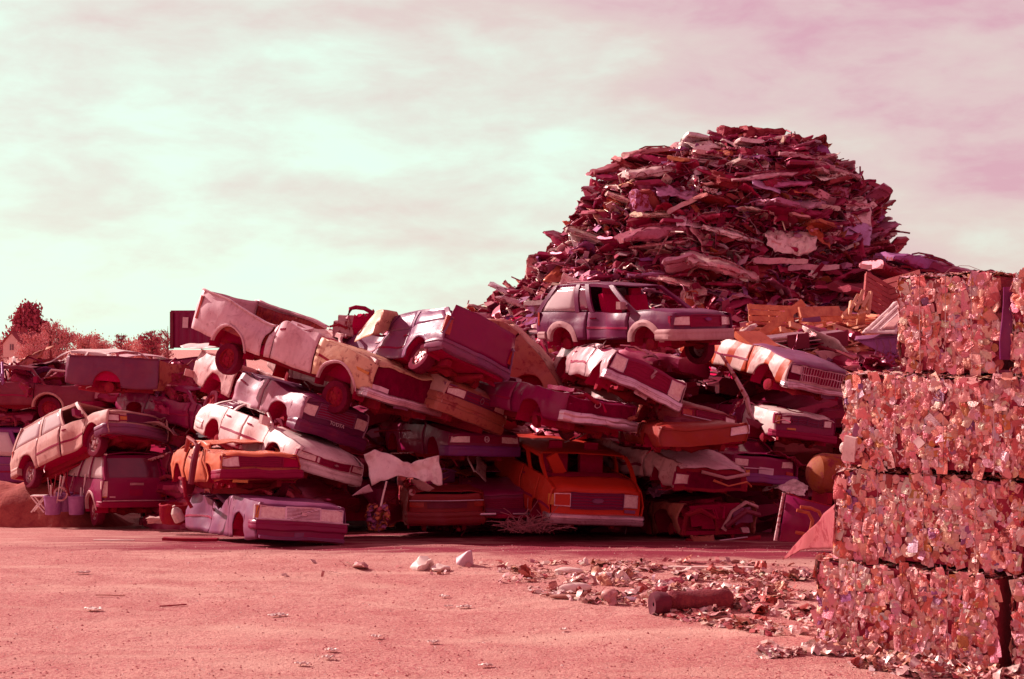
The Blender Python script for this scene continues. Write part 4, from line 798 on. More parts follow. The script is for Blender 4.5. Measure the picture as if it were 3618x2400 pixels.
# ------------------------------------------------------------------ scrap pieces (meshes shared by copies, colour per object)
SCRAP = paint('scrap_metal', None, rough=.30, dirt=.22, rust=.14, metal=.30, scale=1.2, spec=.45)
SCRAP2 = paint('scrap_rust', None, rough=.7, dirt=.25, rust=.55, scale=1.4)
def flat_car(seed):
    r = random.Random(seed); off = Vector((seed * 5.1, 2, seed)); mb = MB()
    L, W, H = r.uniform(2.6, 3.4), r.uniform(1.3, 1.6), r.uniform(.42, .60)
    rows = []
    for t in lin(0, 1, 22):
        x = (t - .5) * L; hgt = H * (.55 + .45 * math.sin(math.pi * min(1, max(0, (t - .12) / .72))))
        ring = []
        for k in range(16):
            a = 2 * math.pi * k / 16; cy, cz = math.cos(a), math.sin(a)
            yy = W / 2 * math.copysign(abs(cy) ** .45, cy); zz = hgt / 2 * math.copysign(abs(cz) ** .55, cz)
            ring.append((x, yy * (1 - .18 * abs(2 * t - 1) ** 4), zz))
        rows.append(ring)
    mb.grid(rows, True, True)
    return mb.xf(lambda p: crumple(crumple(p, .13, 1.5, off), .05, 5.0, off))
def flat_car_parts(seed):
    """roof remnant, wheel arches, light openings and torn trim of a flattened car"""
    r = random.Random(seed); off = Vector((seed * 5.1, 2, seed)); mb = MB()
    for sd in (-1, 1):
        for q in (-.8, .85): mb.tube([(q + .27 * math.cos(a), sd * .72, -.12 + .24 * math.sin(a)) for a in lin(0, math.pi, 8)], .03, 5)
        mb.tube([(-.6, sd * .58, .24), (-.3, sd * .6, .34), (.3, sd * .6, .33), (.7, sd * .55, .2)], .035, 5)
        mb.box((0, sd * .73, -.02), (1.9, .03, .05), (0, r.uniform(-.1, .1), 0), 5)
    mb.box((1.35, 0, -.08), (.10, 1.3, .16), None, 5); mb.box((-1.35, 0, -.06), (.10, 1.3, .16), None, 5)
    return mb.xf(lambda p: crumple(p, .10, 1.6, off))
def bent_panel(seed):
    r = random.Random(seed); off = Vector((seed * 2.3, seed, 4)); mb = MB(); a, b = r.uniform(.7, 1.3), r.uniform(.4, .8)
    k1, k2 = r.uniform(-.5, .5), r.uniform(.3, 1.1); rows = []
    for u in lin(-1, 1, 20):
        row = []
        for v in lin(-1, 1, 13):
            z = k1 * abs(u - .2) * a * .5 + (k2 * max(0, v - .3)) * b * -.6
            row.append((u * a / 2 * 1.5, v * b / 2 * (1 - .25 * abs(u) ** 3) * 1.4, z))
        rows.append(row)
    return mb.grid(rows).xf(lambda p: crumple(crumple(p, .13, 2.2, off), .045, 6.5, off))
def door_panel(seed):
    r = random.Random(seed); off = Vector((seed, 9, seed * 1.7)); mb = MB()
    mb.grid([[(x, .05 * math.sin(z * 5), z) for x in lin(-.5, .5, 10)] for z in lin(-.35, .25, 7)])
    mb.tube([(-.5, 0, .25), (-.42, 0, .62), (.1, 0, .66), (.5, 0, .25)], .03, 6)
    return mb.xf(lambda p: crumple(p, .06, 2.0, off))
def scrap_block(seed):
    r = random.Random(seed); off = Vector((seed * 3.3, 1, seed)); mb = MB()
    d = (r.uniform(.7, 1.2), r.uniform(.6, .9), r.uniform(.35, .6)); n = 7
    for ax in range(3):
        for sg in (-1, 1):
            rows = []
            for u in lin(-1, 1, n):
                row = []
                for v in lin(-1, 1, n):
                    q = [0, 0, 0]; q[ax] = sg; q[(ax + 1) % 3] = u; q[(ax + 2) % 3] = v * sg
                    row.append(Vector((q[0] * d[0] / 2, q[1] * d[1] / 2, q[2] * d[2] / 2)))
                rows.append(row)
            mb.grid(rows)
    return mb.xf(lambda p: crumple(crumple(p, .16, 2.8, off), .05, 7, off))
def bumper_strip(seed):
    r = random.Random(seed); off = Vector((seed, seed * 2, 3)); L = r.uniform(1.3, 1.9)
    mb = MB(); rows = []
    for t in lin(-1, 1, 16):
        x = t * L / 2; y = -.25 * t * t; e = 1 if abs(t) < .99 else .6
        rows.append([(x, y - .05, -.08 * e), (x, y + .02, -.09 * e), (x, y + .05, -.03), (x, y + .05, .03), (x, y + .02, .08 * e), (x, y - .05, .08 * e)])
    return mb.grid(rows, True, True).xf(lambda p: crumple(p, .05, 1.4, off))
def bent_pipe(seed):
    r = random.Random(seed); L = r.uniform(1.2, 2.6); k = r.uniform(-.5, .5)
    return MB().tube([(t * L / 2, k * t * t * .5 + r.uniform(-.03, .03), .2 * k * math.sin(t * 3)) for t in lin(-1, 1, 9)], r.uniform(.025, .05), 6)
def hood_piece(seed):
    r = random.Random(seed); off = Vector((seed, 2.2, seed * .7)); mb = MB(); rows = []
    for u in lin(-1, 1, 12): rows.append([(u * .62, v * .72, .16 * (1 - v * v) - .05 * u + (.02 if abs(v) < .3 else 0)) for v in lin(-1, 1, 12)])
    mb.grid(rows); return mb.xf(lambda p: crumple(crumple(p, .12, 1.7, off), .04, 6, off))
def tyre(seed):
    return MB().lathe([(.20, -.08), (.27, -.10), (.31, -.07), (.32, 0), (.31, .07), (.27, .10), (.20, .08), (.19, 0), (.20, -.08)], (0, 0, 0), 'Z', 22)
def engine_lump(seed):
    r = random.Random(seed); mb = MB(); off = Vector((seed, 5, 1))
    mb.box((0, 0, 0), (.5, .36, .34), None, 4).box((.05, 0, .22), (.4, .2, .12), None, 3)
    for k in range(4): mb.tube([(-.2 + k * .13, .15, .1), (-.2 + k * .13, .3, .12), (-.15 + k * .1, .34, -.05)], .035, 6)
    mb.lathe([(.001, .0), (.13, .0), (.13, .05), (.04, .06)], (-.27, 0, 0), 'X', 14); mb.tube([(.2, -.1, .2), (.4, -.25, .3), (.5, -.1, .1)], .03, 6)
    return mb.xf(lambda p: crumple(p, .03, 3, off))
KINDS = {'flattened_car': (flat_car, 5, SCRAP, 0), 'sheet_scrap': (bent_panel, 7, SCRAP, .012), 'door_scrap': (door_panel, 4, SCRAP, .02), 'scrap_block': (scrap_block, 6, SCRAP2, 0), 'bumper': (bumper_strip, 4, SCRAP, 0),
         'bent_pipe': (bent_pipe, 5, SCRAP2, 0), 'hood_scrap': (hood_piece, 4, SCRAP, .012), 'old_tyre_ring': (tyre, 1, RUBBER, 0), 'engine_block': (engine_lump, 3, SCRAP2, 0)}
PROTO = {}
def scrap(kind, i, loc, rot, scl, colr, label, group):
    key = (kind, i % KINDS[kind][1])
    if key not in PROTO:
        f, n, m, th = KINDS[kind]; o = obj(kind, f(key[1] + 1), m, None, th)
        if kind == 'flattened_car':
            q = obj('crushed_frame', flat_car_parts(key[1] + 1), SCRAP2, o)
        PROTO[key] = o; used = False
    else:
        o = copy_tree(PROTO[key])
    o.location = loc; o.rotation_euler = rot; o.scale = (scl, scl, scl) if not isinstance(scl, tuple) else scl
    o.color = colr + (1,)
    for ch in o.children: ch.color = tuple(v * .6 for v in colr) + (1,)
    tag(o, label, {'old_tyre_ring': 'tyre', 'sheet_scrap': 'sheet metal', 'door_scrap': 'car door', 'hood_scrap': 'car hood'}.get(kind, kind.replace('_', ' ')), group); return o
TINTS = [('dark crimson', (.34, .003, .064)), ('dark crimson', (.36, .006, .06)), ('dark crimson', (.30, .002, .064)), ('rusty brown', (.27, .026, .025)), ('maroon', (.24, .016, .05)), ('mauve', (.46, .17, .28)), ('pale pink', (.66, .38, .38)), ('whitish', (.88, .70, .64)), ('violet', (.30, .08, .26)), ('rusty orange', (.52, .13, .05))]
TW = [20, 18, 16, 9, 10, 8, 13, 11, 6, 3]

# the tall scrap mountain; half widths measured left and right of its axis at each height
HC = Vector((8.3, 50.0, 0)); HB = -2.0
LEFT = [(-2, 17.5), (3.2, 14.0), (4.3, 9.3), (5.3, 7.6), (6.3, 6.7), (7.7, 5.75), (9.0, 4.7), (9.5, 3.9), (9.9, 2.7), (10.15, 1.5), (10.45, .15)]
RIGHT = [(-2, 10.5), (3.2, 6.9), (4.3, 5.9), (5.2, 5.15), (6.5, 4.5), (7.7, 4.3), (8.4, 4.0), (9.1, 3.2), (9.8, 2.2), (10.25, 1.3), (10.45, .15)]
def heap_pt(th, z, k=1.0):
    c_, s_ = math.cos(th), math.sin(th); a = prof(LEFT if c_ < 0 else RIGHT, z); d = .5 * (prof(LEFT, z) + prof(RIGHT, z)) * .85
    return Vector((HC.x + a * c_ * k, HC.y - d * s_ * k, z))
def build_heap():
    rnd = random.Random(12)
    mb = MB(); rows = []
    for z in lin(HB, 10.3, 46):
        rows.append([heap_pt(2 * math.pi * k / 90, z, .93) + Vector(noise.noise_vector(heap_pt(2 * math.pi * k / 90, z) * .9)) * .35 for k in range(90)])
    mb.grid(rows, True, True)
    tag(obj('scrap_core', mb, INNER), 'dark packed mass of shredded metal inside the tall scrap mountain', 'scrap heap', kind='stuff')
    # countless shards, wires and chips of metal in the gaps
    mb = MB(); mb.c = []
    for i in range(15000):
        z = HB + 3 + (10.4 - HB - 3) * rnd.random() ** .8; th = rnd.uniform(-.35, math.pi + .35); p = heap_pt(th, z, rnd.uniform(.95, 1.05))
        s_ = rnd.choice((.05, .07, .09, .13, .18)) * rnd.uniform(.7, 1.3); k = len(mb.v); t = rnd.choices(TINTS, TW)[0][1]; t = tuple(v * rnd.uniform(.8, 1.15) for v in t)
        e = Euler((rnd.gauss(0, .6), rnd.gauss(0, .5), rnd.uniform(0, 6.3))).to_matrix()
        if i % 7 == 0:
            d = Vector((rnd.gauss(0, 1), rnd.gauss(0, 1), rnd.gauss(0, .6))).normalized() * s_ * 2.6
            mb.tube([p, p + d * .5 + Vector((0, 0, .06)), p + d], .016, 4, False)
        else:
            w_, h_ = s_ * rnd.uniform(1, 2.4), s_ * rnd.uniform(.4, 1.0)
            q = [p + e @ Vector(v) for v in ((-w_, -h_, 0), (0, -h_ * 1.2, s_ * .4), (w_, -h_ * .7, 0), (w_ * .8, h_, s_ * .2), (0, h_, s_ * .55), (-w_, h_ * .8, .02))]
            mb.v += [tuple(v) for v in q]; mb.f += [(k, k + 1, k + 4, k + 5), (k + 1, k + 2, k + 3, k + 4)]
        mb.c += [t] * (len(mb.v) - k)
    tag(obj('scrap_shards', mb, paint('shard_metal', vcol=True, rough=.45, dirt=.3, rust=.2, metal=.3, spec=.6), None, .01, False), 'countless small shards and wires filling the tall scrap mountain', 'scrap shards', kind='stuff')
    G = 'scrap pieces on the tall heap'
    plan = [('flattened_car', 210), ('sheet_scrap', 150), ('scrap_block', 150), ('bumper', 190), ('door_scrap', 110), ('bent_pipe', 140), ('hood_scrap', 190), ('old_tyre_ring', 22), ('engine_block', 50)]
    for kind, n in plan:
        for i in range(n):
            z = .8 + (10.35 - .8) * ((i + rnd.random()) / n) ** .85
            th = rnd.uniform(-.15, math.pi + .15); p = heap_pt(th, z, rnd.uniform(.95, 1.02)); cn, c_ = rnd.choices(TINTS, TW)[0]
            c_ = tuple(v * rnd.uniform(.85, 1.15) for v in c_)
            side = math.cos(th); tilt = -side * rnd.uniform(.1, .55)        # layers rise towards the axis
            yaw = rnd.gauss(0, .6) + (0 if rnd.random() < .6 else 1.4)
            ex = 0
            if kind in ('sheet_scrap', 'hood_scrap', 'door_scrap'): ex = rnd.gauss(.35, .5) if kind != 'door_scrap' else rnd.gauss(-.9, .5)
            zone = 'crown' if z > 8.5 else ('foot' if z < 4.6 else ('left flank' if side < -.35 else ('right flank' if side > .35 else 'middle')))
            w_ = {'flattened_car': 'flattened car', 'sheet_scrap': 'bent sheet panel', 'scrap_block': 'crumpled scrap block', 'bumper': 'bumper', 'door_scrap': 'torn car door', 'bent_pipe': 'bent pipe', 'hood_scrap': 'bent hood', 'old_tyre_ring': 'old tyre', 'engine_block': 'engine lump'}[kind]
            lb = '%s %s jammed into the %s of the tall scrap mountain' % (cn if kind != 'old_tyre_ring' else 'worn', w_, zone)
            sc_ = rnd.uniform(.55, .95) * (.78 if kind == 'flattened_car' else 1); sc_ = (sc_, sc_, sc_ * (.72 if kind in ('flattened_car', 'scrap_block') else 1))
            scrap(kind, rnd.randrange(99), p, (ex + rnd.gauss(0, .14), tilt + rnd.gauss(0, .18), yaw), sc_, c_, lb, '%s %ss on the scrap mountain %s' % (cn if kind != 'old_tyre_ring' else 'worn', w_, zone))
build_heap()
for i in range(46):
    rnd = random.Random(i + 900); z = rnd.uniform(3.6, 10.2); th = rnd.choice((rnd.uniform(-.1, .7), rnd.uniform(2.4, 3.3), rnd.uniform(0, 3.1))); cn, c_ = rnd.choice(TINTS)
    scrap('bent_pipe', i, heap_pt(th, z, 1.02), (rnd.gauss(0, .5), rnd.gauss(0, .8), rnd.uniform(0, 6.3)), rnd.uniform(.5, .9), c_, '%s bent pipe poking out of the outline of the scrap mountain' % cn, '%s bent pipes poking out of the mountain' % cn)
def heap_front(u, v):
    """point of the heap's camera side for a spot of the summit crop"""
    px, py = 1766 + u / 1.454, 282 + v / 1.454; y = 46.0
    for _ in range(12):
        x = (px - 1809) * y / 5025; z = 3.2 - (py - 1224) * y / 5025; dx = x - HC.x; a = prof(LEFT if dx < 0 else RIGHT, z); d = .5 * (prof(LEFT, z) + prof(RIGHT, z)) * .85
        y = HC.y - d * math.sqrt(max(0, 1 - min(1, (dx / max(.1, a)) ** 2)))
    y -= .35; return Vector(((px - 1809) * y / 5025, y, 3.2 - (py - 1224) * y / 5025))
for k_, (kind, u, v, rot, sc_, c_, lb) in enumerate((('hood_scrap', 1060, 370, (.7, -.25, .4), 1.15, (.88, .72, .64), 'big whitish hood near the summit of the scrap mountain'), ('hood_scrap', 1200, 350, (.6, -.2, 1.2), .9, (.84, .64, .58), 'second whitish hood beside the big one near the summit'), ('flattened_car', 1020, 330, (.1, -.15, .2), .75, (.66, .36, .38), 'rose car roof lying behind the whitish summit hoods'),
        ('door_scrap', 1365, 540, (-.9, .35, .1), 1.1, (.62, .36, .56), 'lilac door panel high on the middle of the scrap mountain'), ('scrap_block', 1075, 568, (.2, .2, .5), .4, (.9, .74, .66), 'small whitish drum in the middle of the scrap mountain'), ('scrap_block', 770, 625, (.1, -.05, .1), 1.25, (.44, .16, .32), 'large mauve crushed block on the left flank of the mountain'),
        ('sheet_scrap', 930, 575, (.6, .1, .2), 1.1, (.56, .26, .42), 'mauve torn sheet above the bent whitish beam'), ('bumper', 945, 640, (0, -.45, .1), 1.0, (.72, .46, .42), 'pale beam tilted up right in the middle of the mountain'), ('sheet_scrap', 1490, 835, (1.1, .05, .1), 1.15, (.86, .66, .58), 'ragged whitish sheet low in the middle of the mountain'), ('bumper', 1650, 650, (.2, .1, -.2), 1.0, (.86, .66, .60), 'curved whitish bumper on the right flank of the mountain'),
        ('hood_scrap', 1830, 675, (1.0, .1, .1), 1.0, (.84, .60, .56), 'whitish round hood high on the right flank of the mountain'), ('hood_scrap', 1825, 775, (.9, .3, .1), 1.2, (.52, .28, .50), 'lilac hood below the whitish round hood'), ('flattened_car', 1130, 960, (.25, .25, .1), .95, (.74, .48, .46), 'pale smashed car front at the foot of the mountain above the plum suv'), ('bumper', 1160, 985, (.1, .32, .05), 1.2, (.88, .70, .62), 'long whitish bumper across the pale smashed car front'),
        ('bumper', 1430, 930, (.1, .03, .05), 1.3, (.70, .42, .42), 'pale straight bumper stacked low in the mountain'), ('bumper', 1600, 965, (.1, .0, .05), 1.2, (.70, .42, .46), 'lowest pale straight bumper right of another in the mountain'), ('hood_scrap', 540, 705, (.6, -.15, .3), 1.0, (.60, .26, .18), 'tan rounded hood on the left edge of the mountain'), ('bumper', 790, 780, (.1, -.22, .1), 1.6, (.50, .22, .26), 'long rose bumper on the left flank of the mountain'),
        ('flattened_car', 780, 790, (.1, -.2, .2), .9, (.46, .14, .20), 'maroon car hull under the long rose bumper'), ('flattened_car', 790, 480, (.1, -.1, .2), .8, (.80, .58, .54), 'whitish flattened car high on the left flank'), ('flattened_car', 650, 440, (.1, -.25, .1), .8, (.34, .06, .08), 'wine flattened car jutting from the upper left edge'), ('flattened_car', 800, 380, (.1, -.1, .2), .8, (.50, .18, .18), 'rose flattened car under the summit on the left'), ('scrap_block', 1330, 290, (.1, .1, .3), 1.3, (.34, .05, .06), 'big wine red block forming the very summit'), ('scrap_block', 1180, 280, (.1, .1, .3), .8, (.32, .03, .06), 'dark round lump on the summit left of the wine red block'), ('scrap_block', 1560, 340, (.1, .3, .3), 1.2, (.34, .04, .05), 'wine red slab sloping down right from the summit'),
        ('sheet_scrap', 1640, 800, (.9, .7, .1), .9, (.56, .12, .05), 'orange torn sheet on the right half of the mountain'), ('flattened_car', 1560, 420, (.1, .25, .1), .7, (.56, .26, .28), 'rose flattened car below the summit on the right'), ('flattened_car', 1720, 480, (.1, .2, .1), .65, (.60, .32, .32), 'pale rose flattened car on the upper right shoulder'))):
    scrap(kind, k_ * 3 + 1, heap_front(u, v), rot, sc_ * (.72 if kind == 'hood_scrap' else .9), c_, lb, None)
a_, b_ = heap_front(1690, 610), heap_front(1880, 875); mb = MB().tube([(0, 0, 0), tuple((b_ - a_) * .5 + Vector((0, -.1, .1))), tuple(b_ - a_)], .045, 6); o = obj('iron_rod', mb, STEEL); o.location = a_; tag(o, 'long thin rod slanting down the right flank of the scrap mountain', 'rod')

# ------------------------------------------------------------------ lower scrap behind and between the stacks
def build_low_scrap():
    rnd = random.Random(31)
    mb = MB(); rows = []
    for j, y in enumerate(lin(31.8, 46, 30)):
        row = []
        for x in lin(-6.8, 17, 90):
            h = 2.2 + .9 * noise.noise(Vector((x * .35, y * .3, 2))) + .35 * noise.noise(Vector((x * 1.3, y * 1.1, 5)))
            h = max(-1.4, h * min(1, (y - 31.8) / 1.6) * min(1, max(0, (x + 6.8) / 3.0)) - .7 * (1 - min(1, (y - 31.8) / 1.6)))
            if x > 5.2: h += .7
            row.append((x, y, h))
        rows.append(row)
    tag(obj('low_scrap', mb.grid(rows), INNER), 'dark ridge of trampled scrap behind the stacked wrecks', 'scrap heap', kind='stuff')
    G = 'dark flattened cars filling the rear of the stacks'
    for i in range(84):
        x = rnd.uniform(-6.2, 8.5); y = rnd.uniform(31.4, 34.8); z = rnd.uniform(-1.0, 2.9)
        if x < -4 and z > 2.2: z = rnd.uniform(-1, 1.6)
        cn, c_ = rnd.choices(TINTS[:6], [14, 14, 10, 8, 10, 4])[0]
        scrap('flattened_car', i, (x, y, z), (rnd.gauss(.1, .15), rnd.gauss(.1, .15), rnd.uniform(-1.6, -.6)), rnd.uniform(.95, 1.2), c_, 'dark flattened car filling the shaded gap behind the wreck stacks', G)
    for i in range(150):
        kind = rnd.choice(('sheet_scrap', 'bent_pipe', 'scrap_block', 'engine_block', 'bumper', 'door_scrap', 'hood_scrap', 'sheet_scrap'))
        x = rnd.uniform(-5.5, 7.2); y = rnd.uniform(31.2, 36.0); z = rnd.uniform(-.9, 2.9) if y < 33 else rnd.uniform(1.8, 3.6)
        if x < -2.2: z = min(z, 2.3)
        cn, c_ = rnd.choices(TINTS, TW)[0]
        nm = kind.replace('_', ' ')
        scrap(kind, i, (x, y, z), (rnd.gauss(0, .6), rnd.gauss(.1, .4), rnd.uniform(0, 6.3)), rnd.uniform(.5, .95), c_, '%s %s wedged among the stacked wrecks below the mountain' % (cn, nm), '%s %ss among the stacks' % (cn, nm))
build_low_scrap()

# ------------------------------------------------------------------ bales of crushed cans
CAN = paint('can_metal', vcol=True, rough=.34, dirt=.15, rust=.06, metal=.25, bump=.5, scale=5, spec=.5, grime=.12)
CAN_T = [((.88, .43, .39), 34), ((.82, .33, .31), 32), ((.92, .60, .54), 18), ((.64, .16, .13), 12), ((.62, .22, .08), 4), ((.84, .62, .54), 4), ((.34, .11, .26), 3), ((.44, .07, .06), 9)]
BAND = simple('bale_core', (.34, .016, .045), .8, 0, .5, 9, (.28, .004, .036), .6)
def can_rows(r, kind, a, b, dep, seed):
    """a can crushed flat against the bale face: local u, v in the face, w outwards"""
    off = Vector((seed * .37, seed * .11, seed * .73)); rows = []; NU, NV = 6, 6
    fold = r.uniform(-.5, .5); tilt = (r.gauss(0, .16), r.gauss(0, .16))
    for i in range(NU + 1):
        u = -1 + 2 * i / NU; row = []
        for j in range(NV + 1):
            v = -1 + 2 * j / NV
            if kind == 0: pu, pv = u * math.sqrt(max(0, 1 - v * v / 2)), v * math.sqrt(max(0, 1 - u * u / 2)); rad = math.hypot(pu, pv)
            else: pu, pv = u * (1 - .12 * v * v), v; rad = max(abs(u), abs(v))
            w_ = dep * (1 - rad ** 4) * (.7 if kind == 0 else 1)
            if kind == 0: w_ += dep * .25 * math.cos(rad * 9)
            else: w_ += dep * .5 * abs(v - fold) - dep * .25 * abs(u)
            w_ += dep * 2.2 * noise.noise(Vector((pu * 1.6, pv * 1.6, 0)) + off) + (pu * tilt[0] * a + pv * tilt[1] * b)
            row.append((pu * a, pv * b, w_))
        rows.append(row)
    return rows
def bale(label, loc, yaw, L, Dp, H, seed, faces=('F', 'L', 'T'), odd=()):
    r = random.Random(seed); root = empty('can_bale', loc, (r.uniform(-.012, .012), r.uniform(-.012, .012), R(yaw)))
    tag(root, label, 'bale', 'bales of crushed cans stacked at the right')
    off = Vector((seed * 1.1, 0, 0))
    obj('packed_core', MB().box((L / 2, Dp / 2, H / 2), (L - .05, Dp - .05, H - .07), None, 1), BAND, root, smooth=False)
    mb = MB(); mb.c = []
    spec = {'F': ((0, 0, 0), (1, 0, 0), (0, 0, 1), (0, -1, 0), L, H), 'L': ((0, Dp, 0), (0, -1, 0), (0, 0, 1), (-1, 0, 0), Dp, H), 'T': ((0, 0, H), (1, 0, 0), (0, 1, 0), (0, 0, 1), L, Dp), 'R': ((L, 0, 0), (0, 1, 0), (0, 0, 1), (1, 0, 0), Dp, H)}
    for f in faces:
        o, eu, ev, en, lu, lv = (Vector(q) if isinstance(q, tuple) else q for q in spec[f])
        n = int(lu * lv * 330)
        for i in range(n):
            u, v = r.uniform(.03, lu - .03), r.uniform(.045, lv - .045) if f != 'T' else r.uniform(.03, lv - .03)
            kind = 0 if r.random() < .42 else 1
            big = i < n * .38
            a = r.uniform(.042, .068) if big else r.uniform(.022, .044); b = a * (r.uniform(.85, 1.25) if kind == 0 else r.uniform(1.1, 2.0))
            rot = r.gauss(0, .28) + (0 if f != 'T' else r.uniform(0, 3)); cr_, sr_ = math.cos(rot), math.sin(rot); dep = r.uniform(.002, .008); lift = r.uniform(-.012, -.002) if big else r.uniform(-.008, .006)
            edge_ = min(u, lu - u, v, lv - v); lift -= .05 * math.exp(-edge_ / .025)
            t = r.choices([q[0] for q in CAN_T], [q[1] for q in CAN_T])[0]; t = tuple(c * r.uniform(.75, 1.15) for c in t)
            k = len(mb.v); bulge = .035 * noise.noise(Vector((u * 2, v * 2, seed)))
            rows = [[o + eu * (u + p[0] * cr_ - p[1] * sr_) + ev * (v + p[0] * sr_ + p[1] * cr_) + en * (p[2] + lift + bulge) for p in row] for row in can_rows(r, kind, a, b, dep, i + seed * 1000)]
            mb.grid(rows); mb.c += [t] * (len(mb.v) - k)
        for i in range(int(lu * lv * 160)):       # slivers and torn edges between the cans
            u, v = r.uniform(0, lu), r.uniform(0, lv); k = len(mb.v); s_ = r.uniform(.012, .04); a = r.gauss(1.57, .5) if f != 'T' else r.uniform(0, 3)
            p = o + eu * u + ev * v + en * r.uniform(-.01, .015); d = (eu * math.cos(a) + ev * math.sin(a)) * s_; e = (eu * -math.sin(a) + ev * math.cos(a)) * s_ * .35
            mb.v += [tuple(p - d - e), tuple(p - d * .2 + e * .6 + en * s_ * .6), tuple(p + d), tuple(p + d * .2 - e + en * s_ * .5)]; mb.f.append((k, k + 1, k + 2, k + 3))
            t = r.choice(((.80, .60, .55), (.62, .32, .30), (.40, .07, .06), (.3, .03, .06))); mb.c += [t] * 4
    obj('crushed_cans', mb, CAN, root, smooth=True, ang=50)
    # baling wires round the block
    for q in (.25, .5, .75):
        x = L * q + r.uniform(-.05, .05)
        obj('baling_wire', MB().tube([(x, Dp, H + .02), (x, .5, H + .03), (x, -.03, H + .01), (x, -.045, H * .5), (x, -.03, .02)], .004, 5), STEEL, root)
    for nm, c_, d, rot, m in odd: obj(nm, MB().box(c_, d, rot, 4), m, root, fn=lambda p: crumple(p, .02, 4, off))
    return root
BY = -38; dv = Vector((math.cos(R(BY)), math.sin(R(BY)), 0)); nv = Vector((-dv.y, dv.x, 0)); B0 = Vector((3.22, 15.1, -.03))
def bp(along, back, z): q = B0 + dv * along + nv * back; return (q.x, q.y, z)
bale('bottom bale of the can stack, sitting on the littered dirt', bp(0, 0, -.03), BY, 1.95, 1.25, .99, 1)
bale('second can bale from the ground in the right hand stack', bp(.20, .03, .98), BY + .8, 1.98, 1.2, .94, 2)
bale('third can bale from the ground, with a wide ledge on top', bp(.30, .02, 1.93), BY - .6, 2.2, 1.2, .97, 3, odd=[('label_scrap', (.85, -.03, .30), (.10, .02, .10), (0, .78, 0), WHITE2), ('plastic_jug', (.10, -.03, .20), (.13, .06, .26), (.1, .15, 0), WHITE2)])
bale('topmost can bale, set back to the right on the stack', bp(.88, .10, 2.92), BY + 1.2, 1.05, 1.1, 1.0, 4)
bale('can bale with gap shade drawn as a dark violet strip, right of the topmost bale', bp(2.07, .0, 2.92), BY, 1.2, 1.1, 1.0, 5, odd=[('dark_sheet', (-.06, .10, .50), (.13, .05, .72), (.05, .04, .5), paint('gap_shade_violet', (.14, .008, .09), dirt=.25, rust=.15))])  # dark strip added between the top bales, standing in for the gap's shade
bale('can bale at the right frame edge, on the ground beyond a dark gap', bp(2.10, -.05, -.03), BY - 1, 1.4, 1.25, 1.0, 6)
bale('can bale at the right frame edge, resting on the lowest right bale', bp(2.24, -.03, .98), BY + 1, 1.4, 1.25, .94, 7)

# flattened cans, bottles and rubbish spilled in front of the bales
def can_proto(seed):
    r = random.Random(seed); mb = MB(); rows = can_rows(r, 0 if seed % 3 == 0 else 1, .05, .075, .022, seed * 91); b = [[(x, y, -.012) for x, y, z in row] for row in rows]
    mb.grid(rows); mb.grid(b); return mb
LOOSE = paint('loose_can_metal', None, rough=.38, dirt=.25, rust=.12, metal=.2, bump=.2, scale=4)
def spill_pt(rnd):
    while True:
        px = rnd.uniform(1000, 3618) if rnd.random() < .8 else rnd.uniform(2500, 3618); t = rnd.random()
        if px < 2700: lo, hi = 1985 + 20 * rnd.random(), 2060 + (px - 1700) * .19
        elif px < 2890: lo, hi = 2000, 2330
        else: lo, hi = 2270 + (px - 2890) * .15, 2345 + (px - 2890) * .16
        if hi < lo: hi = lo + 40
        py = lo + (hi - lo) * t; y = 5025 * 3.2 / (py - 1224); x = (px - 1809) * y / 5025
        dens = min(1, max(.02, (px - 1650) / 1100)) * max(0, min(1, .15 + 2.6 * (noise.noise(Vector((x * 1.1, y * 1.4, 3))) + .22)))
        if rnd.random() < dens:
            q = Vector((x, y, 0)) - B0; 
            if q.dot(nv) > -.05 and q.dot(dv) > -.05: continue
            return x, y
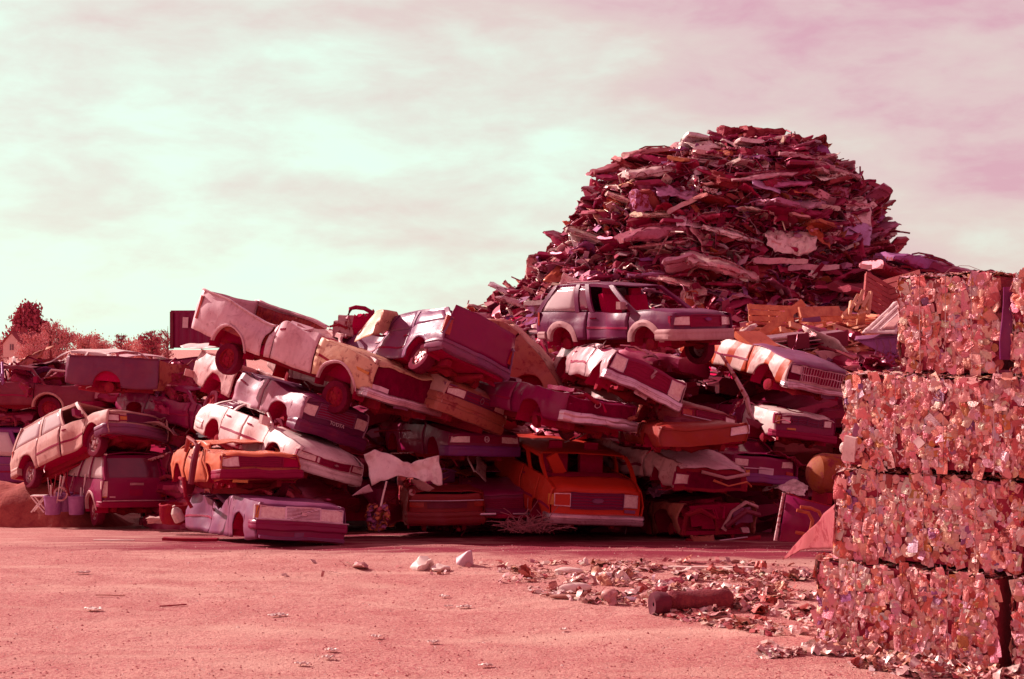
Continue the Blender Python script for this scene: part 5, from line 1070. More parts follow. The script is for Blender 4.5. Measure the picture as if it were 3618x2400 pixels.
def build_litter():
    rnd = random.Random(8); protos = {}
    for i in range(230):
        x, y = spill_pt(rnd)
        k = i % 7; cn, c_ = rnd.choice((('pale pink', (.70, .44, .41)), ('whitish', (.86, .70, .63)), ('rose', (.58, .27, .26)), ('red', (.46, .10, .08)), ('rose', (.62, .32, .28)), ('tan', (.62, .30, .20))))
        if k not in protos: o = protos[k] = obj('crushed_can', can_proto(k + 1), LOOSE)
        else: o = protos[k].copy(); col.objects.link(o)
        o.location = (x, y, ground_z(x, y) + .02 + .03 * rnd.random()); o.rotation_euler = (rnd.gauss(0, .5), rnd.gauss(0, .5), rnd.uniform(0, 6.3)); s_ = rnd.uniform(.8, 1.9); o.scale = (s_, s_, s_); o.color = c_ + (1,)
        tag(o, '%s flattened can lying loose on the dirt before the can bales' % cn, 'can', '%s flattened cans on the ground' % cn)
    mb = MB(); mb.c = []
    for i in range(4200):
        x, y = spill_pt(rnd); s_ = rnd.uniform(.015, .055); k = len(mb.v); z = ground_z(x, y)
        e = Euler((rnd.gauss(0, .45), rnd.gauss(0, .45), rnd.uniform(0, 6.3))).to_matrix(); p = Vector((x, y, z + .012 + .02 * rnd.random()))
        w_, h_ = s_ * rnd.uniform(.8, 1.8), s_ * rnd.uniform(.4, .9)
        for v in ((-w_, -h_, 0), (0, -h_, s_ * .4), (w_, -h_ * .7, 0), (w_ * .8, h_, .0), (0, h_, s_ * .5), (-w_, h_ * .8, 0)): mb.v.append(tuple(p + e @ Vector(v)))
        mb.f += [(k, k + 1, k + 4, k + 5), (k + 1, k + 2, k + 3, k + 4)]
        mb.c += [tuple(c * rnd.uniform(.85, 1.1) for c in rnd.choice(((.72, .46, .40), (.82, .62, .53), (.62, .28, .23), (.44, .10, .10), (.66, .36, .31), (.58, .30, .27))))] * 6
    tag(obj('litter_scraps', mb, paint('litter', vcol=True, rough=.6, dirt=.2, rust=.1), None, .003, False), 'scraps of torn metal and paper strewn round the foot of the can bales', 'litter', kind='stuff')
    # single things lying about
    def gp(px, py): y = 5025 * 3.2 / (py - 1224); x = (px - 1809) * y / 5025; return x, y, ground_z(x, y)
    def lump(nm, lb, cat, px, py, d, m, amp=.3, seed=1, rz=0, flat=1):
        x, y, z = gp(px, py); mb = MB(); rows = []
        for i in range(13):
            a = math.pi * i / 12; rows.append([(-math.cos(a) * d[0] / 2, math.sin(a) * math.cos(q) * d[1] / 2, math.sin(a) * math.sin(q) * d[2] / 2) for q in [2 * math.pi * k / 16 for k in range(16)]])
        mb.grid(rows, True, True); off = Vector((seed * 3.1, 0, 0)); mn = min(d)
        mb.xf(lambda p: crumple(p, mn * amp, 1.6 / max(d[1], .05) * .6, off)); mb.xf(lambda p: Vector((p.x, p.y, max(p.z, -d[2] * .42))))
        o = obj(nm, mb, m); o.location = (x, y, z + d[2] * .40); o.rotation_euler = (0, 0, rz); return tag(o, lb, cat)
    W2 = simple('white_plastic', (.84, .66, .58), .45, 0, .15, 6)
    lump('plastic_bag', 'crumpled white plastic bag on the dirt left of the grey cone', 'bag', 1495, 2010, (.38, .22, .15), W2, .8, 2)
    lump('plastic_bag', 'flat torn white bag between the crumpled bag and the grey cone', 'bag', 1555, 2016, (.28, .2, .08), W2, .8, 3)
    x, y, z = gp(1640, 1998); mb = MB(); mb.lathe([(.16, 0), (.15, .02), (.05, .22), (.03, .23), (.0, .23)], (0, 0, 0), 'Z', 18); o = obj('plastic_cone', mb, simple('grey_plastic', (.60, .36, .42), .5, 0, .2, 6), fn=lambda p: crumple(p * .85, .045, 5, Vector((1, 2, 3)))); o.location = (x, y, z + .03); o.rotation_euler = (.5, .35, .2); tag(o, 'dented grey cone shaped plastic container lying on the dirt', 'container')
    lump('plastic_bottle', 'long white plastic bottle on its side before the can spill', 'bottle', 2030, 2090, (.46, .17, .15), W2, .12, 5, .1)
    lump('plastic_jug', 'pale jug lying behind the long white bottle', 'jug', 2010, 2030, (.40, .16, .10), W2, .15, 6, -.1)
    lump('plastic_tub', 'squat pink tub beside the white bottle', 'tub', 2152, 2118, (.22, .18, .17), simple('pink_plastic', (.60, .28, .25), .5, 0, .25, 6), .12, 7)
    lump('metal_tray', 'shiny flat tray at the edge of the can spill', 'tray', 2225, 2122, (.24, .16, .06), CHROME, .2, 8)
    lump('brown_board', 'brown plank end before the long white bottle', 'board', 2015, 2112, (.55, .13, .07), simple('wet_wood', (.42, .16, .12), .8, 0, .3, 6), .1, 9, -.12)
    x, y, z = gp(2470, 2160); root = empty('carpet_roll', (x, y, z), (0, 0, R(16))); tag(root, 'dark brown carpet roll with black open end lying among the spilled cans', 'roll')
    BR = simple('brown_felt', (.24, .035, .04), .95, 0, .45, 14, (.15, .010, .025), .9)
    mb = MB(); rows = []
    for t in lin(-.42, .42, 18):
        e = .125 * (1 - .35 * max(0, abs(t) - .34) / .08); rows.append([(t, e * 1.15 * math.cos(q), .12 + e * math.sin(q)) for q in [2 * math.pi * k / 20 for k in range(20)]])
    mb.grid(rows, True, True); obj('rolled_felt', mb, BR, root, fn=lambda p: crumple(p, .04, 3.2, Vector((4, 4, 4))))
    mb = MB(); mb.lathe([(.02, -.12), (.12, -.13), (.15, -.06), (.13, .05), (.0, .06)], (-.50, -.04, .11), 'X', 18); obj('dark_end', mb, simple('tarry_black', (.14, .004, .025), .8), root, fn=lambda p: crumple(p, .04, 4, Vector((1, 4, 4))))
    for lb, cat, px, py, L, w_, t_, rz, rx, m in (('long pale board lying flat at the edge of the shade', 'board', 2480, 2017, 1.55, .09, .035, -.06, 0, W2), ('short pale stick leaning out of the can spill', 'stick', 2600, 2028, .5, .05, .03, -.9, .1, W2),
            ('thin brown stick on the open dirt', 'stick', 612, 2138, .32, .014, .014, .22, 0, RUSTY), ('pale splinter of wood on the dirt at left', 'stick', 390, 2110, .36, .010, .010, .1, 0, TAN), ('dark wooden slat near the mauve sedan tail', 'slat', 672, 1858, 1.0, .12, .05, -.1, 0, RUSTY),
            ('whitish flat slat before the dark boxy wagon', 'slat', 402, 1850, .75, .05, .02, -.03, 0, W2)):
        x, y, z = gp(px, py); o = obj(cat, MB().box((0, 0, t_ / 2), (L, w_, t_), None, 8), m, fn=lambda p: crumple(p, .012, 2, Vector((px, 1, 1)))); o.location = (x, y, z + .012); o.rotation_euler = (rx, 0, rz); tag(o, lb, cat)
    for i, (px, py, a, b) in enumerate(((983, 2177, .17, .075), (330, 2162, .16, .09), (292, 2034, .14, .05), (1068, 2355, .11, .05), (1530, 2280, .09, .05), (1570, 2105, .1, .06), (1640, 2142, .13, .07), (1330, 2262, .08, .05), (1172, 2310, .1, .06), (1160, 2335, .09, .05), (1715, 2360, .1, .05), (1990, 2230, .06, .04), (1585, 2138, .08, .03))):
        x, y, z = gp(px, py); r = random.Random(i); mb = MB(); mb.grid([[(u * a * (.75 - .3 * v * v + .35 * noise.noise(Vector((v * 3, i, 1)))), v * b * (.7 - .3 * u * u + .6 * noise.noise(Vector((u * 3, i, 7)))), .03 * noise.noise(Vector((u * 2, v * 2, i))) + .018) for u in lin(-1, 1, 12)] for v in lin(-1, 1, 6)])
        o = obj('paper_scrap', mb, W2, None, .003); o.location = (x, y, z + .012); o.rotation_euler = (.02, 0, r.uniform(-.3, .3)); tag(o, 'flat white paper scrap lying alone on the open dirt', 'paper', 'paper scraps on the open dirt')
build_litter()

# ------------------------------------------------------------------ loose panels, junk and lumber between the stacks
REG = {'R1': (0, 1000, 1.743), 'R2': (600, 980, 2.955), 'R3': (600, 1380, 2.751), 'R4': (1200, 1000, 2.614), 'R5': (1200, 1480, 3.1105), 'R7': (1800, 1400, 2.613), 'R8': (2450, 950, 2.614), 'Q1': (2500, 1400, 2.412), 'Q2': (2818, 940, 2.376), 'S': (0, 0, 1)}
def at(reg, u, v, y):
    """where a spot of the photograph lies in the yard when it is y metres away"""
    a = REG[reg]; return Vector(((a[0] + u / a[2] - 1809) * y / 5025, y, 3.2 - (a[1] + v / a[2] - 1224) * y / 5025))
def sheet(name, label, cat, top, bot, mat, amp=.04, f=1.5, seed=1, nu=24, nv=8, thick=.01, fold=None, group=None, bow=0):
    """a crumpled sheet spanned between two edges given as 3D points"""
    def along(P, t):
        d = [0]
        for a, b in zip(P, P[1:]): d.append(d[-1] + (Vector(b) - Vector(a)).length)
        x = t * d[-1]
        for i in range(len(P) - 1):
            if x <= d[i + 1] + 1e-9: return Vector(P[i]).lerp(Vector(P[i + 1]), (x - d[i]) / max(1e-6, d[i + 1] - d[i]))
        return Vector(P[-1])
    c = sum((Vector(p) for p in list(top) + list(bot)), Vector()) / (len(top) + len(bot)); mb = MB(); rows = []; off = Vector((seed * 3.3, seed, 2))
    for v in lin(0, 1, nv):
        r = []
        for u in lin(0, 1, nu):
            p = along(top, u).lerp(along(bot, u), v); p.y -= bow * math.sin(math.pi * v)
            if fold: p.y -= fold * (1 - abs(2 * u - 1))
            d = noise.noise_vector(p * f + off) * amp + noise.noise_vector(p * f * 3 + off) * amp * .35; d.y += (noise.voronoi(p * f * 1.6 + off)[0][0] - .4) * amp * 1.6
            r.append(p + d - c)
        rows.append(r)
    o = obj(name, mb.grid(rows), mat, None, thick); o.location = c; return tag(o, label, cat, group)
def stick(name, label, cat, pts, r, mat, group=None, n=6, flat=None):
    c = sum((Vector(p) for p in pts), Vector()) / len(pts); P = [Vector(p) - c for p in pts]
    mb = MB().tube(P, r, n); o = obj(name, mb, mat); o.location = c; return tag(o, label, cat, group)
def plank(label, a, b, w_, t_, mat, group, roll=0):
    a, b = Vector(a), Vector(b); d = b - a; c = (a + b) / 2
    o = obj('plank', MB().box((0, 0, 0), (d.length, w_, t_), None, 5), mat, None, fn=lambda p: crumple(p, .008, 2.5, c)); o.location = c
    o.rotation_euler = (d.to_track_quat('X', 'Z').to_matrix() @ Euler((roll, 0, 0)).to_matrix()).to_euler(); return tag(o, label, 'plank', group)
WOOD = simple('orange_timber', (.74, .29, .15), .85, 0, .35, 5, (.50, .13, .08), .3); WOOD2 = simple('pale_timber', (.76, .42, .28), .85, 0, .3, 5, (.60, .26, .16), .3); WOOD3 = simple('wine_timber', (.36, .05, .06), .85, 0, .3, 5, (.44, .10, .09), .3)

top = [at('R5', *q) for q in ((250, 395, 26.4), (360, 373, 26.4), (550, 410, 26.5), (740, 460, 26.6), (820, 470, 26.7), (850, 452, 26.6), (950, 440, 26.6), (1120, 395, 26.6))]
bot = [at('R5', *q) for q in ((340, 725, 26.2), (470, 700, 26.2), (620, 650, 26.3), (830, 672, 26.5), (1000, 705, 26.5), (1080, 735, 26.5), (1130, 720, 26.5))]
sheet('hood_sheet', 'big crumpled white hood hanging over the red car tail', 'car hood', top, bot, WHITE2, .085, 2.2, 3, 48, 16, .012)
sheet('fender_strip', 'folded whitish strip under the crumpled white hood', 'fender', [at('R5', 780, 660, 26.8), at('R5', 900, 670, 26.8), at('R5', 1040, 765, 26.8)], [at('R5', 800, 700, 26.9), at('R5', 880, 780, 26.9), at('R5', 980, 800, 26.9)], PALE, .02, 2, 5, 14, 5)
sheet('fender_scrap', 'pale torn fender tip below the corner of the crumpled white hood', 'fender', [at('R5', 250, 760, 26.2), at('R5', 325, 722, 26.2)], [at('R5', 130, 850, 26.2), at('R5', 370, 800, 26.3)], WHITE, .02, 2, 6, 10, 5)
plank('narrow white post standing before the red car tail', at('R5', 515, 690, 26.0), at('R5', 450, 975, 26.0), .085, .03, WHITE2, None)
o = obj('plastic_bundle', MB(), WHITE2); bpy.data.objects.remove(o)
mb = MB(); mb.c = []; rnd = random.Random(3)
for i in range(90):
    a = rnd.uniform(0, 6.3); z = rnd.uniform(-.22, .2); r_ = .13 * (1 - abs(z) * 2) + .06; p = Vector((math.cos(a) * r_, math.sin(a) * r_ * .5, z)); k = len(mb.v); e = Euler((rnd.gauss(0, .7), rnd.gauss(0, .7), rnd.uniform(0, 6))).to_matrix()
    mb.v += [tuple(p + e @ Vector(q)) for q in ((-.06, -.03, 0), (0, -.04, .03), (.06, -.03, 0), (.05, .04, .01), (0, .04, .04), (-.06, .03, 0))]; mb.f += [(k, k + 1, k + 4, k + 5), (k + 1, k + 2, k + 3, k + 4)]
    mb.c += [rnd.choice(((.54, .17, .06), (.46, .13, .06), (.28, .07, .20), (.34, .10, .24), (.40, .06, .09)))] * 6
o = obj('plastic_bundle', mb, paint('bundle_plastic', vcol=True, rough=.4, dirt=.1, rust=0), None, .004); o.location = at('R5', 420, 1075, 26.0); tag(o, 'crumpled yellow and violet plastic bundle at the foot of the white post', 'bundle')
tag(obj('hub_ring', MB().lathe([(.02, 0), (.065, 0), (.065, .03), (.02, .03), (.02, 0)], at('R5', 797, 808, 27.2), 'Y', 16), STEEL), 'small pale hub ring above the red car tail', 'ring')

top = [at('R4', *q) for q in ((160, 500, 28.0), (340, 250, 28.2), (450, 240, 28.2), (545, 300, 28.4))]
bot = [at('R4', *q) for q in ((145, 540, 28.0), (300, 490, 27.5), (400, 455, 27.8), (500, 430, 28.1))]
sheet('hood_sheet', 'peach hood folded along its middle standing behind the white pickup', 'car hood', [at('R4', 190, 440, 28.0), at('R4', 345, 248, 28.2), at('R4', 400, 244, 27.6), at('R4', 520, 262, 28.1), at('R4', 548, 310, 28.3)], [at('R4', 142, 542, 28.0), at('R4', 220, 515, 27.7), at('R4', 305, 488, 27.45), at('R4', 400, 460, 27.8), at('R4', 500, 425, 28.2)], CREAM, .03, 1.3, 7, 26, 10, .012)
root = empty('seat_frame', at('R4', 150, 420, 28.8)); tag(root, 'tangled dark seat frame with arched tube behind the white pickup', 'seat frame'); c0 = Vector(root.location)
q_ = [at('R4', *v, 28.8) - c0 for v in ((70, 330), (100, 238), (150, 225), (230, 235), (300, 275), (330, 340))]; obj('arched_tube', MB().tube(q_, .045, 8), PLAST, root)
for i in range(9):
    rnd = random.Random(i); a = at('R4', rnd.uniform(0, 300), rnd.uniform(300, 520), 28.8 + rnd.uniform(-.2, .3)) - c0; b = a + Vector((rnd.gauss(0, .3), rnd.gauss(0, .2), rnd.gauss(0, .22)))
    obj('bent_rod', MB().tube([a, (a + b) / 2 + Vector((0, 0, .06)), b], .025, 6), rnd.choice((STEEL, RUSTY, PLAST)), root)
mb = engine_lump(2); o = obj('spring_block', mb, STEEL, root); o.location = at('R4', 60, 430, 29.0) - c0; o = obj('back_pad', scrap_block(3), INNER, root); o.location = at('R4', 215, 400, 28.9) - c0; o.scale = (.45, .4, .9)
stick('bent_strip', 'long bent pale metal strip hanging before the shaded gap beside the striped truck', 'metal strip', [at('R8', *q, 26.3) for q in ((255, 790), (340, 920), (430, 1080), (490, 1190), (520, 1330), (560, 1400))], [.03, .035, .045, .05, .05, .03], STEEL, None, 6)
sheet('bracket_scrap', 'torn triangular bracket at the foot of the long bent strip', 'bracket', [at('R8', 490, 1370, 26.2), at('R8', 660, 1430, 26.3)], [at('R8', 520, 1440, 26.2), at('R8', 600, 1480, 26.3)], MAROON, .02, 2, 8, 10, 4)
# shaded corner by the bales
root = empty('yellow_tank', at('Q1', 1085, 670, 25.5), (0, .12, .25)); tag(root, 'domed yellow tank half hidden behind the can bales', 'tank')
YEL = paint('yellow_tank_paint', (.30, .062, .006), dirt=.45, rust=.3, rough=.65)
obj('tank_shell', MB().lathe([(.001, -.52), (.18, -.49), (.32, -.38), (.37, -.25), (.37, .45), (.30, .6), (.001, .66)], (0, 0, 0), 'X', 28), YEL, root); obj('tank_band', MB().lathe([(.372, .1), (.385, .11), (.385, .15), (.372, .16)], (0, 0, 0), 'X', 28), YEL, root)
obj('cradle', MB().box((-.2, 0, -.42), (.1, .6, .2)).box((.3, 0, -.42), (.1, .6, .2)), RUSTY, root)
root = empty('framed_board', at('Q1', 800, 1230, 22.5)); tag(root, 'leaning dark panel in a pale metal frame left of the can bales', 'frame'); c0 = Vector(root.location)
obj('frame_tube', MB().tube([at('Q1', 578, 1232, 22.4) - c0, at('Q1', 612, 1040, 22.45) - c0, at('Q1', 650, 826, 22.5) - c0, at('Q1', 690, 826, 22.5) - c0], [.03, .026, .026, .02], 8), STEEL, root)
obj('frame_tube', MB().tube([at('Q1', 690, 826, 22.5) - c0, at('Q1', 800, 875, 22.5) - c0, at('Q1', 1095, 950, 22.5) - c0], .012, 6), RUSTY, root)
obj('dark_sheet', MB().poly([at('Q1', 615, 1235, 22.5) - c0, at('Q1', 1095, 1260, 22.6) - c0, at('Q1', 1095, 955, 22.6) - c0, at('Q1', 672, 838, 22.56) - c0]), NIGHT, root, .012)
for k_, P_ in enumerate((((760, 972), (860, 995), (895, 1060), (885, 1120), (865, 1180)), ((790, 945), (880, 955), (950, 985), (985, 1060)), ((750, 1160), (810, 1172), (880, 1195)))):
    stick('orange_hose', ('orange hose bending down before the dark framed panel', 'upper orange hose arching before the dark framed panel', 'short orange hose end low on the dark framed panel')[k_], 'hose', [at('Q1', *v, 22.3) for v in P_], .03, simple('orange_hose', (.50, .09, .03), .5))
sheet('rusty_sheet', 'rusty sheet metal flap leaning on the lower can bales', 'sheet metal', [at('Q1', 640, 1390, 20.0), at('Q1', 820, 1190, 19.2), at('Q1', 890, 1130, 18.9), at('Q1', 1000, 1010, 18.4), at('Q1', 1130, 900, 17.8)], [at('Q1', 650, 1395, 20.0), at('Q1', 780, 1325, 19.2), at('Q1', 920, 1308, 18.9), at('Q1', 1130, 1305, 17.8)], paint('rusty_flap', (.38, .075, .085), dirt=.5, rust=.25, rough=.7), .03, 1.4, 9, 24, 12, .012)

# wire tangle and dry stalks at the van's wheel
mb = MB(); rnd = random.Random(21)
for i in range(150):
    a = at('R7', rnd.gauss(200, 120), 1265 - abs(rnd.gauss(0, 40)), 26.6 + rnd.uniform(-.5, .5)); b = a + Vector((rnd.gauss(0, .28), rnd.gauss(0, .2), abs(rnd.gauss(.10, .16)))); mb.tube([a, (a + b) / 2 + Vector((0, 0, .05)), b], .007, 4, False)
c = Vector(at('R7', 200, 1260, 26.6)); mb.xf(lambda p: p - c); o = obj('wire_tangle', mb, simple('dull_wire', (.46, .14, .16), .7)); o.location = c; tag(o, 'tangle of thin wire and dry stalks at the front wheel of the orange van', 'wire tangle')

# lumber and pallets piled behind the striped truck
GL = 'planks thrown on the lumber pile'
LY = 34.0
for k_, (u0, v0, u1, v1, w_, m) in enumerate(((575, 640, 1015, 312, .20, WOOD), (890, 510, 1090, 588, .14, WOOD2), (800, 558, 1015, 645, .14, WOOD2), (980, 402, 1352, 394, .26, WOOD), (1300, 540, 1500, 610, .16, WOOD2), (1428, 692, 1545, 572, .06, WOOD2), (600, 620, 800, 560, .12, WOOD), (650, 690, 830, 610, .1, WOOD2))):
    lb = ('long tapering orange plank sticking up from the lumber pile', 'pale plank sloping right under the tall tapering plank', 'lower pale plank parallel to another below the tall tapering plank', 'thick orange beam lying level at the back of the lumber', 'broad pale plank sloping to the violet ribbed panel', 'thin pale batten leaning before the violet ribbed panel', 'orange plank at the left end of the lumber pile', 'pale plank lowest at the left end of the lumber')[k_]
    plank(lb, at('R8', u0, v0, LY - .3), at('R8', u1, v1, LY + .2), w_, .06, m, None, 1.2)
root = empty('broken_crate', at('R8', 1500, 400, 34.6)); tag(root, 'broken wooden crate with splayed upright slats on the lumber pile', 'crate'); c0 = Vector(root.location)
for (u0, v0, u1, v1) in ((1440, 430, 1460, 300), (1455, 370, 1520, 240), (1500, 385, 1568, 198), (1560, 360, 1630, 225), (1612, 420, 1637, 212), (1375, 440, 1550, 438), (1380, 430, 1440, 370), (1490, 330, 1625, 300), (1530, 400, 1610, 350)):
    a, b = at('R8', u0, v0, 34.5) - c0, at('R8', u1, v1, 34.7) - c0; obj('slat', MB().tube([a, b], .055, 4), WOOD2, root, smooth=False)
for k_, (u, v, rz, rx, m) in enumerate(((1750, 275, .35, -.95, WOOD3), (1910, 240, -.5, -.85, WOOD3), (1190, 560, .2, -.9, WOOD), (720, 520, .1, -.7, WOOD))):
    root = empty('pallet', at('R8', u, v, 35.2), (R(90) + rx * .5, .45 * (1 if k_ == 0 else -.6 if k_ == 1 else .1), rz)); tag(root, ('wine red pallet tilted up at the back of the lumber pile', 'wine red pallet leaning beside the topmost can bale', 'orange pallet with dark gaps in the middle of the lumber pile', 'orange pallet propped at the left of the lumber pile')[k_], 'pallet')
    for i in range(7): obj('deck_board', MB().box((0, (i - 3) * .155, 0), (1.15, .13, .025), None, 3), m, root, fn=lambda p: crumple(p, .012, 3, Vector((i, k_, 0))))
    for i in (-1, 0, 1): obj('stringer', MB().box((i * .5, 0, -.065), (.06, 1.1, .1), None, 3), m, root)
for k_, (u, v, y) in enumerate(((820, 672, 32.4), (1175, 655, 32.6))):
    root = empty('rack', at('R8', u, v, y), (.1, -.12, .1)); tag(root, ('dark slatted rack at the front of the lumber pile', 'dark slatted rack right of another, before the orange pallet')[k_], 'rack')
    for i in range(4): obj('shelf', MB().box((0, 0, (i - 1.5) * .09), (1.05, .6, .02), None, 4), CHROME if i != 1 else PLAST, root)
    for sx in (-.5, .5): obj('post', MB().box((sx, -.27, 0), (.05, .05, .36)), PLAST, root); obj('post', MB().box((sx, .27, 0), (.05, .05, .36)), PLAST, root)
    obj('side_board', MB().box((.28, -.32, 0), (.5, .03, .34), None, 3), MAROON, root)
rnd = random.Random(77)
for i in range(95):
    u = rnd.uniform(560, 1700); v = rnd.uniform(430, 760) if u > 900 else rnd.uniform(500, 700); y = 36.5 - (v - 430) / 330 * 4.2; p = at('R8', u, v, y); L = rnd.uniform(.5, 1.7); a = rnd.gauss(0, .45) + (0 if rnd.random() < .7 else 1.2)
    d = Vector((math.cos(a), math.sin(a), rnd.gauss(0, .16))) * L / 2; m = rnd.choice((WOOD, WOOD, WOOD2, WOOD2, WOOD3)); cn = {WOOD: 'orange', WOOD2: 'pale', WOOD3: 'wine red'}[m]
    plank('%s plank lying jumbled in the lumber pile behind the striped truck' % cn, p - d, p + d, rnd.uniform(.07, .2), rnd.uniform(.025, .06), m, cn + ' planks in the lumber pile', rnd.gauss(0, .5))
for k_, (pts, m, lb) in enumerate(((((1110, 760), (1440, 770), (1400, 870), (1180, 850)), PALE, 'pale blotched metal plate below the slatted racks'), (((1400, 830), (1560, 800), (1700, 920), (1310, 950)), RUSTY, 'rust brown curved sheet left of the third bale ledge'), (((1560, 960), (1690, 850), (1650, 860), (1500, 970)), WHITE2, 'narrow whitish sheet edge at the corner of the third bale'),
        (((940, 860), (1200, 760), (1300, 840), (1100, 900)), MAUVE, 'mauve bent sheet behind the egg crate grille'), (((1000, 450), (1150, 435), (1160, 490), (990, 480)), LILAC, 'small lilac panel lying on the lumber'))):
    P_ = [at('R8', *q, 31.8) for q in pts]; sheet('loose_plate', lb, 'metal plate', P_[:2], [P_[3], P_[2]], m, .07, 1.4, k_ + 11, 14, 8)
root = empty('truck_canopy', at('R8', 1780, 480, 29.5)); tag(root, 'sunlit white truck canopy tipped up beside the topmost can bale', 'truck canopy'); c0 = Vector(root.location)
cp = lambda u, v: at('R8', u, v, 28.6 + (600 - v) / 300 * 3.4) - c0
rows = [[cp(*Vector((1560, 592)).lerp(Vector((1880, 600)), u).lerp(Vector((1850, 318)).lerp(Vector((1995, 300)), u), v)) for u in lin(0, 1, 12)] for v in lin(0, 1, 10)]
obj('side_sheet', MB().grid(rows), WHITE2, root, .03, fn=lambda p: crumple(p, .03, 1.5, Vector((1, 2, 3))))
rows = [[cp(*Vector((1745, 575)).lerp(Vector((1850, 575)), u).lerp(Vector((1900, 400)).lerp(Vector((1975, 400)), u), v)) + Vector((0, -.05, .05)) for u in lin(0, 1, 6)] for v in lin(0, 1, 6)]
obj('side_window', MB().grid(rows), paint('pink_glazing', (.66, .34, .30), dirt=.3, rust=.05), root, .02)
for q in (((1590, 585), (1870, 322)), ((1720, 580), (1985, 330)), ((1640, 588), (1925, 318))): obj('rib', MB().tube([cp(*q[0]) + Vector((0, -.04, .03)), cp(*q[1]) + Vector((0, -.04, .03))], .03, 6), WHITE2, root)
def quad_part(nm, pts, y0, y1, m, parent, off=0, amp=.02):
    P_ = [at('R8', u, v, y0 + (y1 - y0) * t) - c0 for (u, v), t in zip(pts, (0, 0, 1, 1))]
    rows = [[P_[0].lerp(P_[1], u).lerp(P_[3].lerp(P_[2], u), v) for u in lin(0, 1, 12)] for v in lin(0, 1, 6)]; return obj(nm, MB().grid(rows), m, parent, .02, fn=lambda p: crumple(p, amp, 1.5, Vector((1, 2, 3))))
root = empty('ribbed_panel', at('R8', 1730, 720, 29.0)); tag(root, 'violet ribbed tailgate panel below the white truck canopy', 'panel'); c0 = Vector(root.location)
VIO2 = paint('violet_panel_paint', (.40, .14, .40), dirt=.25, rust=.08); quad_part('panel_sheet', ((1490, 655), (1985, 600), (1985, 850), (1790, 800)), 28.8, 28.8, VIO2, root); quad_part('top_edge', ((1500, 625), (1985, 590), (1985, 612), (1490, 660)), 29.2, 28.7, LILAC, root)
for k in range(5):
    u = 1680 + k * 62; obj('rib', MB().tube([at('R8', u, 655, 28.7) - c0, at('R8', u + 22, 715, 28.65) - c0, at('R8', u, 790 + k * 12, 28.7) - c0], .018, 6), LILAC, root)
for k_ in range(16):
    rnd = random.Random(k_ + 40); u, v = rnd.uniform(1560, 1960), rnd.uniform(830, 950); scrap(rnd.choice(('sheet_scrap', 'bent_pipe', 'engine_block', 'bumper')), k_, at('R8', u, v, 29.0 + rnd.uniform(-.6, .6)), (rnd.gauss(0, .5), rnd.gauss(0, .4), rnd.uniform(0, 6)), .5, rnd.choice(TINTS)[1], 'twisted dark scrap piece between violet ribbed panel and third can bale', 'twisted scrap under the ribbed panel')
# wrecks crowning the low ridge right of the mountain
for k_, (px, py, sc_, cn, c_) in enumerate(((3230, 930, 1.0, 'violet', (.34, .10, .30)), (3300, 945, 1.0, 'dark', (.24, .02, .08)), (3180, 985, 1.1, 'maroon', (.30, .03, .06)), (3260, 990, 1.2, 'dark', (.24, .02, .06)), (3340, 985, 1.1, 'violet', (.30, .07, .24)), (3400, 985, .8, 'dark', (.22, .01, .06)), (3150, 1040, 1.3, 'maroon', (.3, .03, .06)), (3280, 1050, 1.4, 'dark', (.24, .02, .06)), (3400, 1060, 1.4, 'dark', (.24, .02, .06)))):
    scrap('flattened_car', k_, at('S', px, py, 43.5), (.1, random.Random(k_).gauss(0, .15), random.Random(k_).uniform(-.5, .5)), sc_ * .8, c_, cn + ' flattened car on the low ridge right of the scrap mountain', cn + ' flattened cars on the low ridge')
stick('loose_wire', 'thin loose baling wire arching above the topmost can bale', 'wire', [at('Q2', *q, 15.9) for q in ((970, 400), (1080, 240), (1180, 110), (1280, 25), (1360, -2), (1440, 0), (1530, 35), (1620, 130))], .003, STEEL)
tag(obj('tarp_scrap', MB().grid([[at('Q2', u, v + 30 * math.sin(u * .02), 15.3 + (v - 140) * .004) for u in lin(1640, 1901, 14)] for v in lin(145, 235, 5)]), VANRED, None, .01, fn=lambda p: crumple(p, .03, 5, Vector((1, 1, 1)))), 'orange red rag lying over the top edge of the right bale', 'rag')

# ------------------------------------------------------------------ far left yard
GB = 'violet buckets by the dark wagon'
BUCK = simple('violet_bucket_plastic', (.40, .15, .34), .5, 0, .25, 5, (.30, .08, .26))
for k_, (u, v, lb, n) in enumerate(((325, 1425, 'large violet bucket full of thin rods before the minivan wheel', 9), (395, 1405, 'violet bucket with a hoop in it, middle of the three buckets', 3), (472, 1425, 'violet bucket with two slats in it beside the dark wagon wheel', 3))):
    root = empty('bucket', at('R1', u, v, 33.4 + .3 * (k_ == 1))); tag(root, lb, 'bucket', GB)
    obj('pail', MB().lathe([(.001, 0), (.165, 0), (.175, .03), (.20, .40), (.215, .41), (.215, .44), (.195, .44), (.16, .05), (.001, .04)], (0, 0, 0), 'Z', 22), BUCK, root)
    rnd = random.Random(k_)
    for i in range(n):
        a = Vector((rnd.uniform(-.1, .1), rnd.uniform(-.1, .1), .05)); b = a + Vector((rnd.gauss(0, .22), rnd.gauss(0, .12), rnd.uniform(.55, .95))); o = stick('rod', 'thin rod standing in a violet bucket', 'rod', [a + root.location, b + root.location], .012 + .01 * (k_ == 2), rnd.choice((STEEL, RUSTY, WHITE2)), 'rods standing in the violet buckets')
tag(obj('hoop', MB().lathe([(.13, -.03), (.17, -.03), (.17, .03), (.13, .03), (.13, -.03)], at('R1', 375, 1300, 33.3), 'Y', 20), STEEL), 'pale metal hoop on the rim of the middle violet bucket', 'hoop')
